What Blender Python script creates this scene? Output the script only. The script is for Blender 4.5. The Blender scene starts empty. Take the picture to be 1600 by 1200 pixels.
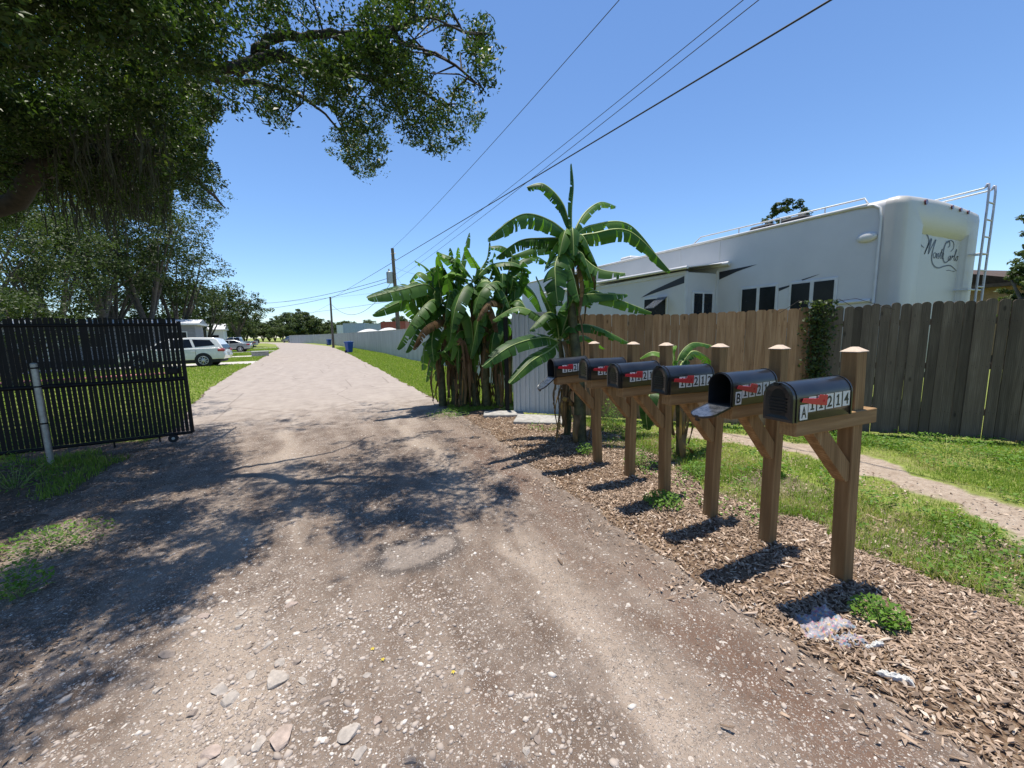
import bpy, bmesh, math, random
import numpy as np
from mathutils import Vector, Matrix, Euler

# ------------------------------------------------------------------ scene, camera, light
sc = bpy.context.scene
H_CAM = 1.65
F_PX = 620.0                       # focal length in pixels of the 1600 px wide photograph
PITCH, ROLL, YAW = (math.radians(a) for a in (7.482, -1.238, 25.214))
_fw = Vector((math.sin(YAW)*math.cos(PITCH), math.cos(YAW)*math.cos(PITCH), -math.sin(PITCH)))
_r0 = Vector((math.cos(YAW), -math.sin(YAW), 0)); _u0 = _r0.cross(_fw)
_r = _r0*math.cos(ROLL) + _u0*math.sin(ROLL); _u = -_r0*math.sin(ROLL) + _u0*math.cos(ROLL)
cam_d = bpy.data.cameras.new('camera'); cam = bpy.data.objects.new('camera', cam_d)
sc.collection.objects.link(cam); sc.camera = cam
cam_d.sensor_width = 36; cam_d.lens = 36*F_PX/1600
cam_d.clip_start = 0.05; cam_d.clip_end = 3000
M = Matrix.Identity(4)
for k in range(3):
    M[k][0] = _r[k]; M[k][1] = _u[k]; M[k][2] = -_fw[k]
M.translation = Vector((0, 0, H_CAM)); cam.matrix_world = M

SUN_DIR = Vector((0.025, 0.13, 1.0)).normalized()      # towards the sun: nearly overhead
sun_el = math.asin(SUN_DIR.z); sun_az = math.atan2(SUN_DIR.x, SUN_DIR.y)
world = bpy.data.worlds.new('World'); sc.world = world; world.use_nodes = True
nt = world.node_tree; nt.nodes.clear()
sky = nt.nodes.new('ShaderNodeTexSky'); sky.sky_type = 'NISHITA'; sky.sun_disc = False
sky.sun_elevation = sun_el; sky.sun_rotation = sun_az
sky.air_density = 1.0; sky.dust_density = 0.0; sky.ozone_density = 9.0
bg = nt.nodes.new('ShaderNodeBackground'); bg.inputs[1].default_value = 0.122
wo = nt.nodes.new('ShaderNodeOutputWorld')
nt.links.new(sky.outputs[0], bg.inputs[0]); nt.links.new(bg.outputs[0], wo.inputs[0])
sl = bpy.data.lights.new('sun', 'SUN'); sl.energy = 4.5; sl.angle = math.radians(0.53); sl.color = (1.0, 0.93, 0.83)
so = bpy.data.objects.new('sun', sl); sc.collection.objects.link(so)
so.rotation_euler = SUN_DIR.to_track_quat('Z', 'Y').to_euler()
sc.view_settings.view_transform = 'Standard'; sc.view_settings.look = 'None'
sc.view_settings.gamma = 1; sc.view_settings.exposure = 0.58
sc.cycles.transparent_max_bounces = 8

# ------------------------------------------------------------------ measuring helpers
def ray(x, y): return F_PX*_fw + (x-800)*_r - (y-600)*_u
def gp(x, y, z=0.0):
    d = ray(x, y); return d*((z-H_CAM)/d.z) + Vector((0, 0, H_CAM))
def atY(x, y, Y): d = ray(x, y); return d*(Y/d.y) + Vector((0, 0, H_CAM))
def atX(x, y, X): d = ray(x, y); return d*(X/d.x) + Vector((0, 0, H_CAM))
def atD(x, y, D):
    d = ray(x, y); return d*(D/F_PX) + Vector((0, 0, H_CAM))
def pr(p):
    d = Vector(p) - Vector((0, 0, H_CAM)); z = d.dot(_fw)
    return (800+F_PX*d.dot(_r)/z, 600-F_PX*d.dot(_u)/z)
RN, UN, FN = (np.array(v) for v in (_r, _u, _fw))
def prn(P):
    d = P - np.array([0, 0, H_CAM]); z = d @ FN
    zz = np.where(np.abs(z) < 1e-6, 1e-6, z)
    return 800+F_PX*(d@RN)/zz, 600-F_PX*(d@UN)/zz, z

def hash2(i, j, s=0):
    n = (i.astype(np.int64)*374761393 + j.astype(np.int64)*668265263 + s*974634777) & 0x7fffffff
    n = ((n ^ (n >> 13))*1274126177) & 0x7fffffff
    return ((n ^ (n >> 16)) & 0xffff)/65535.0
def vnoise(x, y, s=0):
    x = np.asarray(x, float); y = np.asarray(y, float)
    i = np.floor(x); j = np.floor(y); fx = x-i; fy = y-j
    fx = fx*fx*(3-2*fx); fy = fy*fy*(3-2*fy)
    a = hash2(i, j, s); b = hash2(i+1, j, s); c = hash2(i, j+1, s); d = hash2(i+1, j+1, s)
    return (a*(1-fx)+b*fx)*(1-fy) + (c*(1-fx)+d*fx)*fy
def fbm(x, y, s=0, o=4):
    t = 0; a = .5
    for k in range(o):
        t = t + a*vnoise(x*2**k, y*2**k, s+k*17); a *= .5
    return t/(1-.5**o)
def inpoly(px, py, poly):
    px = np.asarray(px, float); py = np.asarray(py, float)
    ins = np.zeros(px.shape, bool); n = len(poly)
    for i in range(n):
        x1, y1 = poly[i]; x2, y2 = poly[(i+1) % n]
        if y1 == y2: continue
        c = ((y1 > py) != (y2 > py)) & (px < (x2-x1)*(py-y1)/(y2-y1)+x1)
        ins ^= c
    return ins
def sstep(a, b, x): t = np.clip((x-a)/(b-a), 0, 1); return t*t*(3-2*t)

# ------------------------------------------------------------------ objects and tagging
def link(o, parent=None):
    sc.collection.objects.link(o)
    if parent is not None: o.parent = parent
    return o
def tag(o, label=None, cat=None, group=None, kind=None):
    if label: o['label'] = label
    if cat: o['category'] = cat
    if group: o['group'] = group
    if kind: o['kind'] = kind
    return o
def empty(name, loc=(0, 0, 0), rz=0.0):
    o = bpy.data.objects.new(name, None); o.empty_display_size = .2
    o.location = loc; o.rotation_euler = (0, 0, rz); return link(o)
def copy_tree(o, parent=None):
    c = o.copy(); link(c, parent)
    for ch in o.children: copy_tree(ch, c)
    return c
def fast(name, V, F, mats, parent=None, midx=None, smooth=False, var=None):
    V = np.asarray(V, np.float32).reshape(-1, 3); F = np.asarray(F, np.int32)
    me = bpy.data.meshes.new(name); k = F.shape[1]
    me.vertices.add(len(V)); me.vertices.foreach_set('co', V.ravel())
    me.loops.add(F.size); me.loops.foreach_set('vertex_index', F.ravel())
    me.polygons.add(len(F)); me.polygons.foreach_set('loop_start', np.arange(0, F.size, k, dtype=np.int32))
    for m in (mats if isinstance(mats, (list, tuple)) else [mats]): me.materials.append(m)
    if midx is not None: me.polygons.foreach_set('material_index', np.asarray(midx, np.int32))
    if smooth: me.polygons.foreach_set('use_smooth', np.ones(len(F), bool))
    if var is not None:
        for nm, arr in (var.items() if isinstance(var, dict) else [('var', var)]):
            at = me.attributes.new(nm, 'FLOAT', 'POINT'); at.data.foreach_set('value', np.asarray(arr, np.float32))
    me.update(calc_edges=True); me.validate()
    return link(bpy.data.objects.new(name, me), parent)

class MB:
    """collects simple shapes; build() links them as one mesh object"""
    def __init__(s): s.v = []; s.f = []; s.m = []; s.sm = []
    def add(s, V, F, m=0, smooth=False):
        b = len(s.v); s.v += [tuple(p) for p in V]
        for f in F: s.f.append([b+i for i in f]); s.m.append(m); s.sm.append(smooth)
    def box(s, lo, hi, m=0, T=None, bev=0.0):
        x0, y0, z0 = lo; x1, y1, z1 = hi
        if bev > 0:
            P = []; b = bev
            for z, i in ((z0, b), (z0+b, 0), (z1-b, 0), (z1, b)):
                P += [(x0+i, y0+b, z), (x0+b, y0+i, z), (x1-b, y0+i, z), (x1-i, y0+b, z), (x1-i, y1-b, z), (x1-b, y1-i, z), (x0+b, y1-i, z), (x0+i, y1-b, z)]
            F = [list(range(7, -1, -1)), list(range(24, 32))]
            for k in range(3):
                for j in range(8): F.append([k*8+j, k*8+(j+1) % 8, k*8+8+(j+1) % 8, k*8+8+j])
        else:
            P = [(x0, y0, z0), (x1, y0, z0), (x1, y1, z0), (x0, y1, z0), (x0, y0, z1), (x1, y0, z1), (x1, y1, z1), (x0, y1, z1)]
            F = [[3, 2, 1, 0], [4, 5, 6, 7], [0, 1, 5, 4], [1, 2, 6, 5], [2, 3, 7, 6], [3, 0, 4, 7]]
        if T is not None: P = [T @ Vector(p) for p in P]
        s.add(P, F, m); return s
    def tube(s, pts, rad, n=8, m=0, caps=True, smooth=True):
        pts = [Vector(p) for p in pts]
        if not hasattr(rad, '__len__'): rad = [rad]*len(pts)
        V = []; F = []; ref = None
        for i, p in enumerate(pts):
            t = (pts[min(i+1, len(pts)-1)] - pts[max(i-1, 0)])
            t = t.normalized() if t.length > 1e-9 else Vector((0, 0, 1))
            if ref is None: ref = Vector((1, 0, 0)) if abs(t.x) < .9 else Vector((0, 1, 0))
            a = (ref - t*ref.dot(t)); a = a.normalized() if a.length > 1e-6 else t.orthogonal().normalized()
            ref = a; b = t.cross(a)
            for k in range(n):
                th = 2*math.pi*k/n; V.append(p + (a*math.cos(th)+b*math.sin(th))*rad[i])
        for i in range(len(pts)-1):
            for k in range(n):
                F.append([i*n+k, i*n+(k+1) % n, (i+1)*n+(k+1) % n, (i+1)*n+k])
        s.add(V, F, m, smooth)
        if caps: s.add(V[:n], [list(range(n-1, -1, -1))], m); s.add(V[-n:], [list(range(n))], m)
        return s
    def prism(s, poly, a, b, axis='y', m=0, T=None):
        """extrude 2D polygon (counter-clockwise) between a and b along axis"""
        def P(u, v, w): return {'y': (u, w, v), 'x': (w, u, v), 'z': (u, v, w)}[axis]
        n = len(poly); V = [P(u, v, a) for u, v in poly] + [P(u, v, b) for u, v in poly]
        F = [list(range(n)), list(range(2*n-1, n-1, -1))] + [[i, i+n, (i+1) % n+n, (i+1) % n] for i in range(n)]
        if T is not None: V = [T @ Vector(p) for p in V]
        s.add(V, F, m); return s
    def ball(s, c, r, m=0, nu=10, nv=7, smooth=True):
        if not hasattr(r, '__len__'): r = (r, r, r)
        V = [(c[0], c[1], c[2]+r[2])]; F = []
        for i in range(1, nv):
            ph = math.pi*i/nv
            for k in range(nu):
                th = 2*math.pi*k/nu
                V.append((c[0]+r[0]*math.sin(ph)*math.cos(th), c[1]+r[1]*math.sin(ph)*math.sin(th), c[2]+r[2]*math.cos(ph)))
        V.append((c[0], c[1], c[2]-r[2])); L = len(V)-1
        for k in range(nu): F.append([0, 1+k, 1+(k+1) % nu]); F.append([L, L-nu+(k+1) % nu, L-nu+k])
        for i in range(nv-2):
            for k in range(nu): F.append([1+i*nu+k, 1+(i+1)*nu+k, 1+(i+1)*nu+(k+1) % nu, 1+i*nu+(k+1) % nu])
        s.add(V, F, m, smooth); return s
    def build(s, name, mats, parent=None, bevel=0.0, seg=2, fix=True):
        me = bpy.data.meshes.new(name); me.from_pydata(s.v, [], s.f)
        for m in (mats if isinstance(mats, (list, tuple)) else [mats]): me.materials.append(m)
        me.polygons.foreach_set('material_index', s.m); me.polygons.foreach_set('use_smooth', s.sm)
        if bevel > 0 or fix:
            bm = bmesh.new(); bm.from_mesh(me)
            if bevel > 0:
                bmesh.ops.remove_doubles(bm, verts=bm.verts, dist=1e-5)
                bmesh.ops.bevel(bm, geom=[e for e in bm.edges if len(e.link_faces) == 2 and e.calc_face_angle(0) > .5], offset=bevel, segments=seg, affect='EDGES', clamp_overlap=True)
            bmesh.ops.recalc_face_normals(bm, faces=bm.faces); bm.to_mesh(me); bm.free()
        me.update()
        return link(bpy.data.objects.new(name, me), parent)

# ------------------------------------------------------------------ materials
def newmat(name):
    m = bpy.data.materials.new(name); m.use_nodes = True
    n = m.node_tree; return m, n, n.nodes['Principled BSDF']
def N(nt, t, **kw):
    x = nt.nodes.new(t)
    for k, v in kw.items():
        if k in x.inputs: x.inputs[k].default_value = v
        else: setattr(x, k, v)
    return x
def setin(nt, sock, val):
    if isinstance(val, bpy.types.NodeSocket): nt.links.new(val, sock)
    elif isinstance(val, tuple) and len(val) == 3: sock.default_value = (*val, 1)
    else: sock.default_value = val
def mixc(nt, fac, a, b, mode='MIX'):
    x = nt.nodes.new('ShaderNodeMix'); x.data_type = 'RGBA'; x.blend_type = mode
    setin(nt, x.inputs[0], fac); setin(nt, x.inputs[6], a); setin(nt, x.inputs[7], b); return x.outputs[2]
def mth(nt, op, a, b=0.0, c=None):
    x = nt.nodes.new('ShaderNodeMath'); x.operation = op
    setin(nt, x.inputs[0], a); setin(nt, x.inputs[1], b)
    if c is not None: setin(nt, x.inputs[2], c)
    return x.outputs[0]
def ramp(nt, src, stops):
    x = nt.nodes.new('ShaderNodeValToRGB'); e = x.color_ramp.elements
    while len(e) < len(stops): e.new(.5)
    for i, (p, c) in enumerate(stops):
        e[i].position = p; e[i].color = (*c, 1) if len(c) == 3 else c
    nt.links.new(src, x.inputs[0]); return x.outputs[0]
def coords(nt, scale=(1, 1, 1), kind='Object'):
    tc = nt.nodes.new('ShaderNodeTexCoord'); mp = nt.nodes.new('ShaderNodeMapping')
    mp.inputs['Scale'].default_value = scale; nt.links.new(tc.outputs[kind], mp.inputs[0]); return mp.outputs[0]
def noise(nt, vec, scale, detail=4, rough=.55):
    x = N(nt, 'ShaderNodeTexNoise', Scale=scale, Detail=detail, Roughness=rough)
    if vec is not None: nt.links.new(vec, x.inputs['Vector'])
    return x.outputs['Fac']
def attr(nt, name):
    a = nt.nodes.new('ShaderNodeAttribute'); a.attribute_name = name; return a.outputs['Fac']
def bump(nt, b, height, strength=.3, dist=.01):
    x = N(nt, 'ShaderNodeBump', Strength=strength, Distance=dist); nt.links.new(height, x.inputs['Height'])
    nt.links.new(x.outputs[0], b.inputs['Normal'])

def plain(name, col, rough=.5, metal=0.0, var=.12, scale=6, coat=0.0, bmp=0.0, spec=.5):
    m, n, b = newmat(name); v = coords(n)
    nz = noise(n, v, scale, 5)
    d = tuple(c*(1-var*2) for c in col); l = tuple(min(1, c*(1+var)) for c in col)
    n.links.new(ramp(n, nz, [(.3, d), (.7, l)]), b.inputs['Base Color'])
    b.inputs['Metallic'].default_value = metal; b.inputs['Specular IOR Level'].default_value = spec
    r = mth(n, 'MULTIPLY_ADD', nz, .25, rough-.12); n.links.new(r, b.inputs['Roughness'])
    b.inputs['Coat Weight'].default_value = coat; b.inputs['Coat Roughness'].default_value = .08
    if bmp: bump(n, b, noise(n, v, scale*8, 3), bmp, .004)
    return m
def woodmat(name, c1, c2, c3, axis='z', rough=.75, knots=True, weather=None):
    m, n, b = newmat(name)
    s = {'z': (14, 14, 1.0), 'x': (1.0, 14, 14), 'y': (14, 1.0, 14)}[axis]
    v = coords(n, s); g = noise(n, v, 1.6, 6, .6); g2 = noise(n, v, 6, 4, .6)
    w = N(n, 'ShaderNodeTexWave', Scale=1.2, Distortion=6.0, Detail=3.0); w.bands_direction = 'X' if axis != 'x' else 'Y'
    n.links.new(v, w.inputs['Vector'])
    c = ramp(n, g, [(.3, c1), (.52, c2), (.72, c3)])
    c = mixc(n, mth(n, 'MULTIPLY', w.outputs['Fac'], .45), c, c1)
    c = mixc(n, mth(n, 'MULTIPLY', g2, .35), c, tuple(x*.5 for x in c1))
    if weather:
        tc = N(n, 'ShaderNodeTexCoord'); gn = N(n, 'ShaderNodeNewGeometry')
        big = noise(n, coords(n, (2, 2, 2)), 1.2, 3)
        c = mixc(n, mth(n, 'MULTIPLY', ramp(n, big, [(.42, (0, 0, 0)), (.62, (1, 1, 1))]), .7), c, weather)
    if knots:
        vo = N(n, 'ShaderNodeTexVoronoi', Scale=1.0); n.links.new(coords(n, {'z': (6, 6, 2.6), 'x': (2.6, 6, 6), 'y': (6, 2.6, 6)}[axis]), vo.inputs['Vector'])
        k = ramp(n, vo.outputs['Distance'], [(.06, (1, 1, 1)), (.13, (0, 0, 0))])
        c = mixc(n, mth(n, 'MULTIPLY', k, .75), c, tuple(x*.3 for x in c1))
    k2 = mth(n, 'MULTIPLY_ADD', attr(n, 'var'), -.45, 1.0)
    cc = N(n, 'ShaderNodeCombineColor'); [n.links.new(k2, cc.inputs[i]) for i in range(3)]
    c = mixc(n, 1.0, c, cc.outputs[0], 'MULTIPLY')
    n.links.new(c, b.inputs['Base Color']); b.inputs['Roughness'].default_value = rough
    b.inputs['Specular IOR Level'].default_value = .25
    bump(n, b, g2, .5, .003)
    return m
def leafmat(name, dark, light, trans=.35, rough=.45, spec=.4, hue=None):
    m, n, b = newmat(name)
    c = ramp(n, attr(n, 'var'), [(0.0, dark), (.75, light), (1.0, hue or light)])
    n.links.new(c, b.inputs['Base Color']); b.inputs['Roughness'].default_value = rough
    b.inputs['Specular IOR Level'].default_value = spec
    tr = n.nodes.new('ShaderNodeBsdfTranslucent')
    n.links.new(mixc(n, 1.0, c, (1.0, 1.15, .45), 'MULTIPLY'), tr.inputs[0])
    mx = n.nodes.new('ShaderNodeMixShader'); mx.inputs[0].default_value = trans
    out = n.nodes['Material Output']
    n.links.new(b.outputs[0], mx.inputs[1]); n.links.new(tr.outputs[0], mx.inputs[2]); n.links.new(mx.outputs[0], out.inputs[0])
    return m

MAT = {}
MAT['post_wood'] = woodmat('post_wood', (.18, .10, .042), (.32, .19, .085), (.43, .28, .14))
MAT['arm_wood'] = woodmat('arm_wood', (.20, .115, .05), (.36, .22, .10), (.48, .32, .16), axis='x')
MAT['cap_wood'] = plain('cap_wood', (.60, .47, .36), .8, var=.1, scale=30, bmp=.4)
MAT['new_fence'] = woodmat('new_fence_wood', (.29, .155, .075), (.53, .315, .17), (.63, .40, .235))
MAT['old_fence'] = woodmat('old_fence_wood', (.085, .065, .048), (.18, .14, .105), (.27, .215, .165), weather=(.12, .09, .066))
MAT['black_paint'] = plain('black_enamel', (.012, .013, .015), .33, var=.25, scale=9, coat=.25, bmp=.06)
MAT['black_metal'] = plain('black_coated_metal', (.007, .007, .008), .6, var=.2, spec=.3)
MAT['box_inside'] = plain('box_inside_paint', (.010, .011, .013), .6)
MAT['lid_inside'] = plain('bare_lid_metal', (.16, .175, .20), .28, metal=.75, var=.25, scale=25)
MAT['sticker'] = plain('sticker_white', (.66, .66, .62), .5, var=.06, scale=40)
MAT['sticker_ink'] = plain('sticker_ink', (.012, .012, .012), .5)
MAT['red_flag'] = plain('red_flag_paint', (.55, .018, .028), .45, var=.1)
MAT['galv'] = plain('galvanised_steel', (.42, .44, .42), .45, metal=.6, var=.15, scale=20)
MAT['white_panel'] = plain('white_siding', (.70, .72, .72), .45, var=.03, scale=3)
MAT['rv_white'] = plain('trailer_fibreglass', (.60, .59, .575), .35, var=.03, scale=1.5, coat=.15)
MAT['rv_trim'] = plain('trailer_trim', (.62, .62, .61), .4, var=.05)
MAT['rv_cream'] = plain('trailer_cap_cream', (.50, .48, .44), .4, var=.04, scale=2)
MAT['rv_glass'] = plain('dark_tinted_glass', (.010, .012, .016), .22, var=.2, spec=.25)
MAT['rv_stripe'] = plain('trailer_stripe', (.02, .024, .032), .4, var=.1)
MAT['red_lens'] = plain('dark_red_lens', (.10, .012, .02), .2, coat=.5)
MAT['ladder'] = plain('ladder_metal', (.46, .45, .47), .4, metal=.5)
MAT['asphalt_dark'] = plain('dark_rubber', (.02, .02, .02), .8)
MAT['tyre'] = plain('tyre_rubber', (.018, .018, .019), .85, bmp=.3)
MAT['rim'] = plain('alloy_rim', (.55, .56, .58), .3, metal=.8)
MAT['bark'] = plain('oak_bark', (.045, .036, .028), .9, var=.3, scale=14, bmp=.8)
MAT['bark_pale'] = plain('pale_bark', (.10, .085, .07), .9, var=.3, scale=10, bmp=.6)
MAT['pole'] = plain('pole_wood', (.16, .125, .095), .85, var=.25, scale=9, bmp=.4)
MAT['wire'] = plain('wire_black', (.02, .02, .022), .6)
MAT['blue_plastic'] = plain('blue_plastic', (.012, .075, .34), .45, var=.08)
MAT['concrete'] = plain('grey_concrete', (.36, .35, .33), .85, var=.18, scale=14, bmp=.4)
MAT['moss'] = plain('spanish_moss', (.065, .070, .052), .95, var=.25, scale=20)
MAT['oak_leaf'] = leafmat('oak_leaf', (.020, .042, .010), (.068, .118, .024), .34, .5, .35, hue=(.20, .25, .06))
MAT['tree_leaf'] = leafmat('tree_leaf', (.022, .040, .014), (.075, .110, .035), .3, .55, .3, hue=(.13, .15, .06))
MAT['pine_leaf'] = leafmat('hazed_far_leaf', (.055, .085, .035), (.13, .165, .070), .25, .6, .2, hue=(.12, .15, .07))  # paler leaf green: the haze of distance is mixed into the colour
MAT['banana'] = leafmat('banana_leaf', (.030, .085, .018), (.09, .20, .038), .45, .48, .3, hue=(.17, .29, .06))
MAT['banana_young'] = leafmat('banana_leaf_young', (.07, .16, .03), (.20, .38, .06), .5, .45, .3)
MAT['banana_rib'] = plain('banana_rib', (.30, .38, .12), .5, var=.15)
MAT['banana_dead'] = leafmat('banana_leaf_dead', (.09, .055, .028), (.25, .165, .095), .3, .8, .1, hue=(.42, .26, .08))
MAT['banana_stem'] = plain('banana_stem', (.085, .085, .032), .7, var=.35, scale=12)
MAT['grass'] = leafmat('grass_blade', (.115, .20, .030), (.27, .37, .065), .4, .6, .15, hue=(.46, .40, .20))
MAT['weed'] = leafmat('weed_leaf', (.07, .16, .024), (.17, .31, .05), .4, .55, .25, hue=(.20, .28, .07))
MAT['chip'] = leafmat('wood_chip', (.13, .092, .066), (.46, .345, .255), .0, .85, .1, hue=(.66, .57, .47))
MAT['stone'] = leafmat('road_stone', (.20, .16, .13), (.42, .36, .31), .0, .85, .15, hue=(.68, .64, .58))
MAT['tan_wall'] = plain('tan_stucco', (.25, .165, .095), .85, var=.1, scale=8)
MAT['brown_roof'] = plain('brown_shingle', (.075, .05, .036), .9, var=.2, scale=12)
MAT['grey_roof'] = plain('pale_roof', (.72, .73, .73), .5, var=.05)
MAT['dark_gap'] = plain('dark_gap', (.015, .016, .018), .7)
MAT['car_white'] = plain('pearl_white_paint', (.72, .71, .66), .25, var=.02, coat=.8)
MAT['car_silver'] = plain('silver_paint', (.42, .43, .44), .3, metal=.4, var=.03, coat=.8)
MAT['car_grey'] = plain('grey_blue_paint', (.17, .20, .26), .3, metal=.4, var=.05, coat=.8)
MAT['tail_lamp'] = plain('tail_lamp_red', (.42, .03, .04), .25, coat=.6)
MAT['container_blue'] = plain('container_pale_blue', (.40, .47, .56), .6, var=.06)
MAT['container_red'] = plain('container_red', (.34, .085, .06), .6, var=.12)
MAT['tarp'] = plain('white_tarp', (.55, .55, .53), .6, var=.06)
MAT['pink'] = plain('pink_tarp', (.62, .22, .22), .7, var=.1)

def metal_sheet_mat():
    m, n, b = newmat('ribbed_steel_sheet'); v = coords(n)
    nz = noise(n, coords(n, (1.2, 1.2, .25)), 1.5, 5); fine = noise(n, v, 22, 4)
    c = ramp(n, nz, [(.3, (.37, .40, .42)), (.7, (.52, .55, .57))])
    c = mixc(n, mth(n, 'MULTIPLY', ramp(n, fine, [(.55, (0, 0, 0)), (.75, (1, 1, 1))]), .22), c, (.30, .27, .24))
    n.links.new(c, b.inputs['Base Color']); b.inputs['Metallic'].default_value = .15; b.inputs['Roughness'].default_value = .5
    return m
MAT['sheet'] = metal_sheet_mat()
# ------------------------------------------------------------------ the ground and the road
rng = np.random.default_rng(7); random.seed(7)
RE = np.array([(-4, 2.4), (0.4, 2.16), (1.2, 2.10), (2.2, 2.12), (3.8, 2.2), (6.2, 2.42), (8.7, 2.47), (12.8, 2.42), (18.8, 2.40), (30.4, 2.2), (43.4, 1.98), (70, .9), (101, -3.2), (125, -7.2), (160, -20), (230, -60), (600, -300)])
LE = np.array([(-4, -1.9), (2, -2.1), (3.1, -2.05), (4.5, -2.55), (9.7, -2.6), (11.6, -3.0), (16.5, -3.55), (23.7, -4.0), (32, -4.26), (51.5, -5.2), (64, -5.6), (103, -9.6), (125, -13.5), (160, -27), (230, -68), (600, -315)])
FENCE_FAR = np.array([(4.55, 9.6), (5.10, 14.5), (5.45, 19.2), (5.0, 26.2), (4.84, 37), (3.85, 52), (1.6, 80), (-2.0, 103), (-8.0, 121)])
WF0 = Vector((3.44, 7.24, 0)); WF1 = Vector((8.5, 1.80, 0))
def Rx(y): return np.interp(y, RE[:, 0], RE[:, 1])
def Lx(y): return np.interp(y, LE[:, 0], LE[:, 1])
def hgt(x, y):
    x = np.asarray(x, float); y = np.asarray(y, float)
    near = 1-sstep(9, 30, np.abs(y)+np.abs(x)*.5)
    z = (fbm(x*.8, y*.8, 3, 3)-.5)*.05 + (fbm(x*4, y*4, 9, 3)-.5)*.022
    onroad = sstep(-.15, .25, Rx(y)-x)*sstep(-.15, .25, x-Lx(y))
    rough = (fbm(x*11, y*11, 21, 3)-.5)
    z = z + rough*.018*near*(1-.5*onroad)
    # wheel ruts and the worn left verge
    z = z - onroad*.02*np.exp(-((x-1.15-.15*np.sin(y))**2)/.08)*near
    z = z - .035*np.exp(-(((x-.62)/.26)**2+((y-2.62)/.2)**2))*near   # shallow pothole
    return z*(.35+.65*near) - .01
def dist_poly(x, y, P):
    d = np.full(np.shape(x), 1e9)
    for (x1, y1), (x2, y2) in zip(P[:-1], P[1:]):
        vx, vy = x2-x1, y2-y1; t = np.clip(((x-x1)*vx+(y-y1)*vy)/(vx*vx+vy*vy), 0, 1)
        d = np.minimum(d, np.hypot(x-x1-t*vx, y-y1-t*vy))
    return d
PATH = [tuple(gp(px, py).xy) for px, py in ((1080, 676), (1160, 682), (1250, 700), (1330, 716), (1430, 750), (1540, 790), (1640, 830), (1800, 900))]
MULCH = np.array([(-2, 3.0), (.3, 3.45), (.63, 3.45), (1.03, 3.46), (2.09, 3.62), (2.7, 3.45), (3.4, 3.8), (4.8, 4.0), (6.0, 3.9), (7.2, 3.3)])
def zones(x, y):
    """what grows or lies where, 0..1 each: lawn, verge, mulch, sand, shade-weeds at left"""
    n1 = fbm(x*1.7, y*1.7, 40, 4)-.5; n2 = fbm(x*5, y*5, 50, 3)-.5
    wob = n1*.5+n2*.22
    mx = np.interp(y, MULCH[:, 0], MULCH[:, 1])
    fx = (x-WF0.x)*(WF1.y-WF0.y)-(y-WF0.y)*(WF1.x-WF0.x)   # >0 on the camera side of the fence
    camside = fx > 0
    dp = dist_poly(x, y, PATH)
    sand = sstep(.50, .08, dp+wob*1.2)*(y < 8)
    right = x > Rx(y)
    mulch = right & (y < 7.6) & (x < mx+wob*.8) & (y > -4)
    lawn = right & (x >= mx+wob*.8) & (y < 6.3) & camside & (sand < .3)
    fenx = np.interp(y, FENCE_FAR[:, 1], FENCE_FAR[:, 0])
    verge = (x > Rx(y)+wob*.4) & (x < fenx-.05) & (y > 8.0+wob)
    leftv = (x < Lx(y)+wob*.5) & (y > 8.6+wob*1.5)
    leftn = (x < Lx(y)-.1+wob*.9) & (y <= 8.6+wob*1.5)
    return dict(lawn=lawn, verge=verge, mulch=mulch, sand=sand, leftv=leftv, leftn=leftn, camside=camside)
DRIVES = [(31.8, 1.5, 20), (42.5, 1.6, 16), (55.5, 1.6, 16), (72.0, 1.8, 16)]        # concrete driveways on the left

def graded(step, n_fine, growth, end):
    out = [0.0]; s = step
    for _ in range(n_fine): out.append(out[-1]+s)
    while out[-1] < end: s *= growth; out.append(out[-1]+s)
    return np.array(out)
ys = np.concatenate([[-400, -150, -60, -30, -15, -8, -5, -3.5], -2.5+graded(.12, 18, 1.0, 2.1), .2+graded(.026, 165, 1.022, 900)])
ys = np.unique(np.round(ys, 4)); ys = ys[np.concatenate([[True], np.diff(ys) > .02])]
ou = graded(.032, 85, 1.075, 700); nin = 150
U = np.concatenate([-ou[::-1], np.linspace(0, 1, nin+1)[1:-1], 1+ou]); nl = len(ou)
Lc = Lx(ys)+(fbm(ys*3, ys*0, 5, 4)-.5)*np.interp(ys, [0, 8, 20], [.25, .4, .15])
Rc = Rx(ys)+(fbm(ys*3.1, ys*0+4, 6, 4)-.5)*np.interp(ys, [0, 8, 20, 60], [.16, .35, .22, .1])
cols = []
for k, uu in enumerate(U):
    if k < nl: cols.append(Lc+uu)
    elif k < nl+nin-1: cols.append(Lc+(Rc-Lc)*uu)
    else: cols.append(Rc+uu-1)
GX = np.stack(cols, 1); GY = np.repeat(ys[:, None], GX.shape[1], 1)
GZ = hgt(GX, GY)
nr, nc = GX.shape
Vg = np.stack([GX, GY, GZ], -1).reshape(-1, 3)
idx = np.arange(nr*nc).reshape(nr, nc)
quads = np.stack([idx[:-1, :-1], idx[:-1, 1:], idx[1:, 1:], idx[1:, :-1]], -1)
cmask = np.zeros(nc-1, bool); cmask[nl-1:nl+nin-1] = True     # columns between the road's two edges
z = zones(GX, GY)
soft = lambda a: np.asarray(a, float)
zz = {k: soft(v).ravel() for k, v in z.items()}
drv = np.zeros(GX.shape)
for y0, w, ln in DRIVES: drv = np.maximum(drv, (np.abs(GY-y0-(GX-Lx(GY))*.02) < w) & (GX < Lx(GY)+.1) & (GX > Lx(GY)-ln))
A_grass = np.clip(zz['lawn']*(.38+.5*(fbm(GX*2.2, GY*2.2, 140, 3).ravel()-.3))+zz['verge']+zz['leftv']+zz['leftn']*.15, 0, 1)*(1-zz['sand'])
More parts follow.
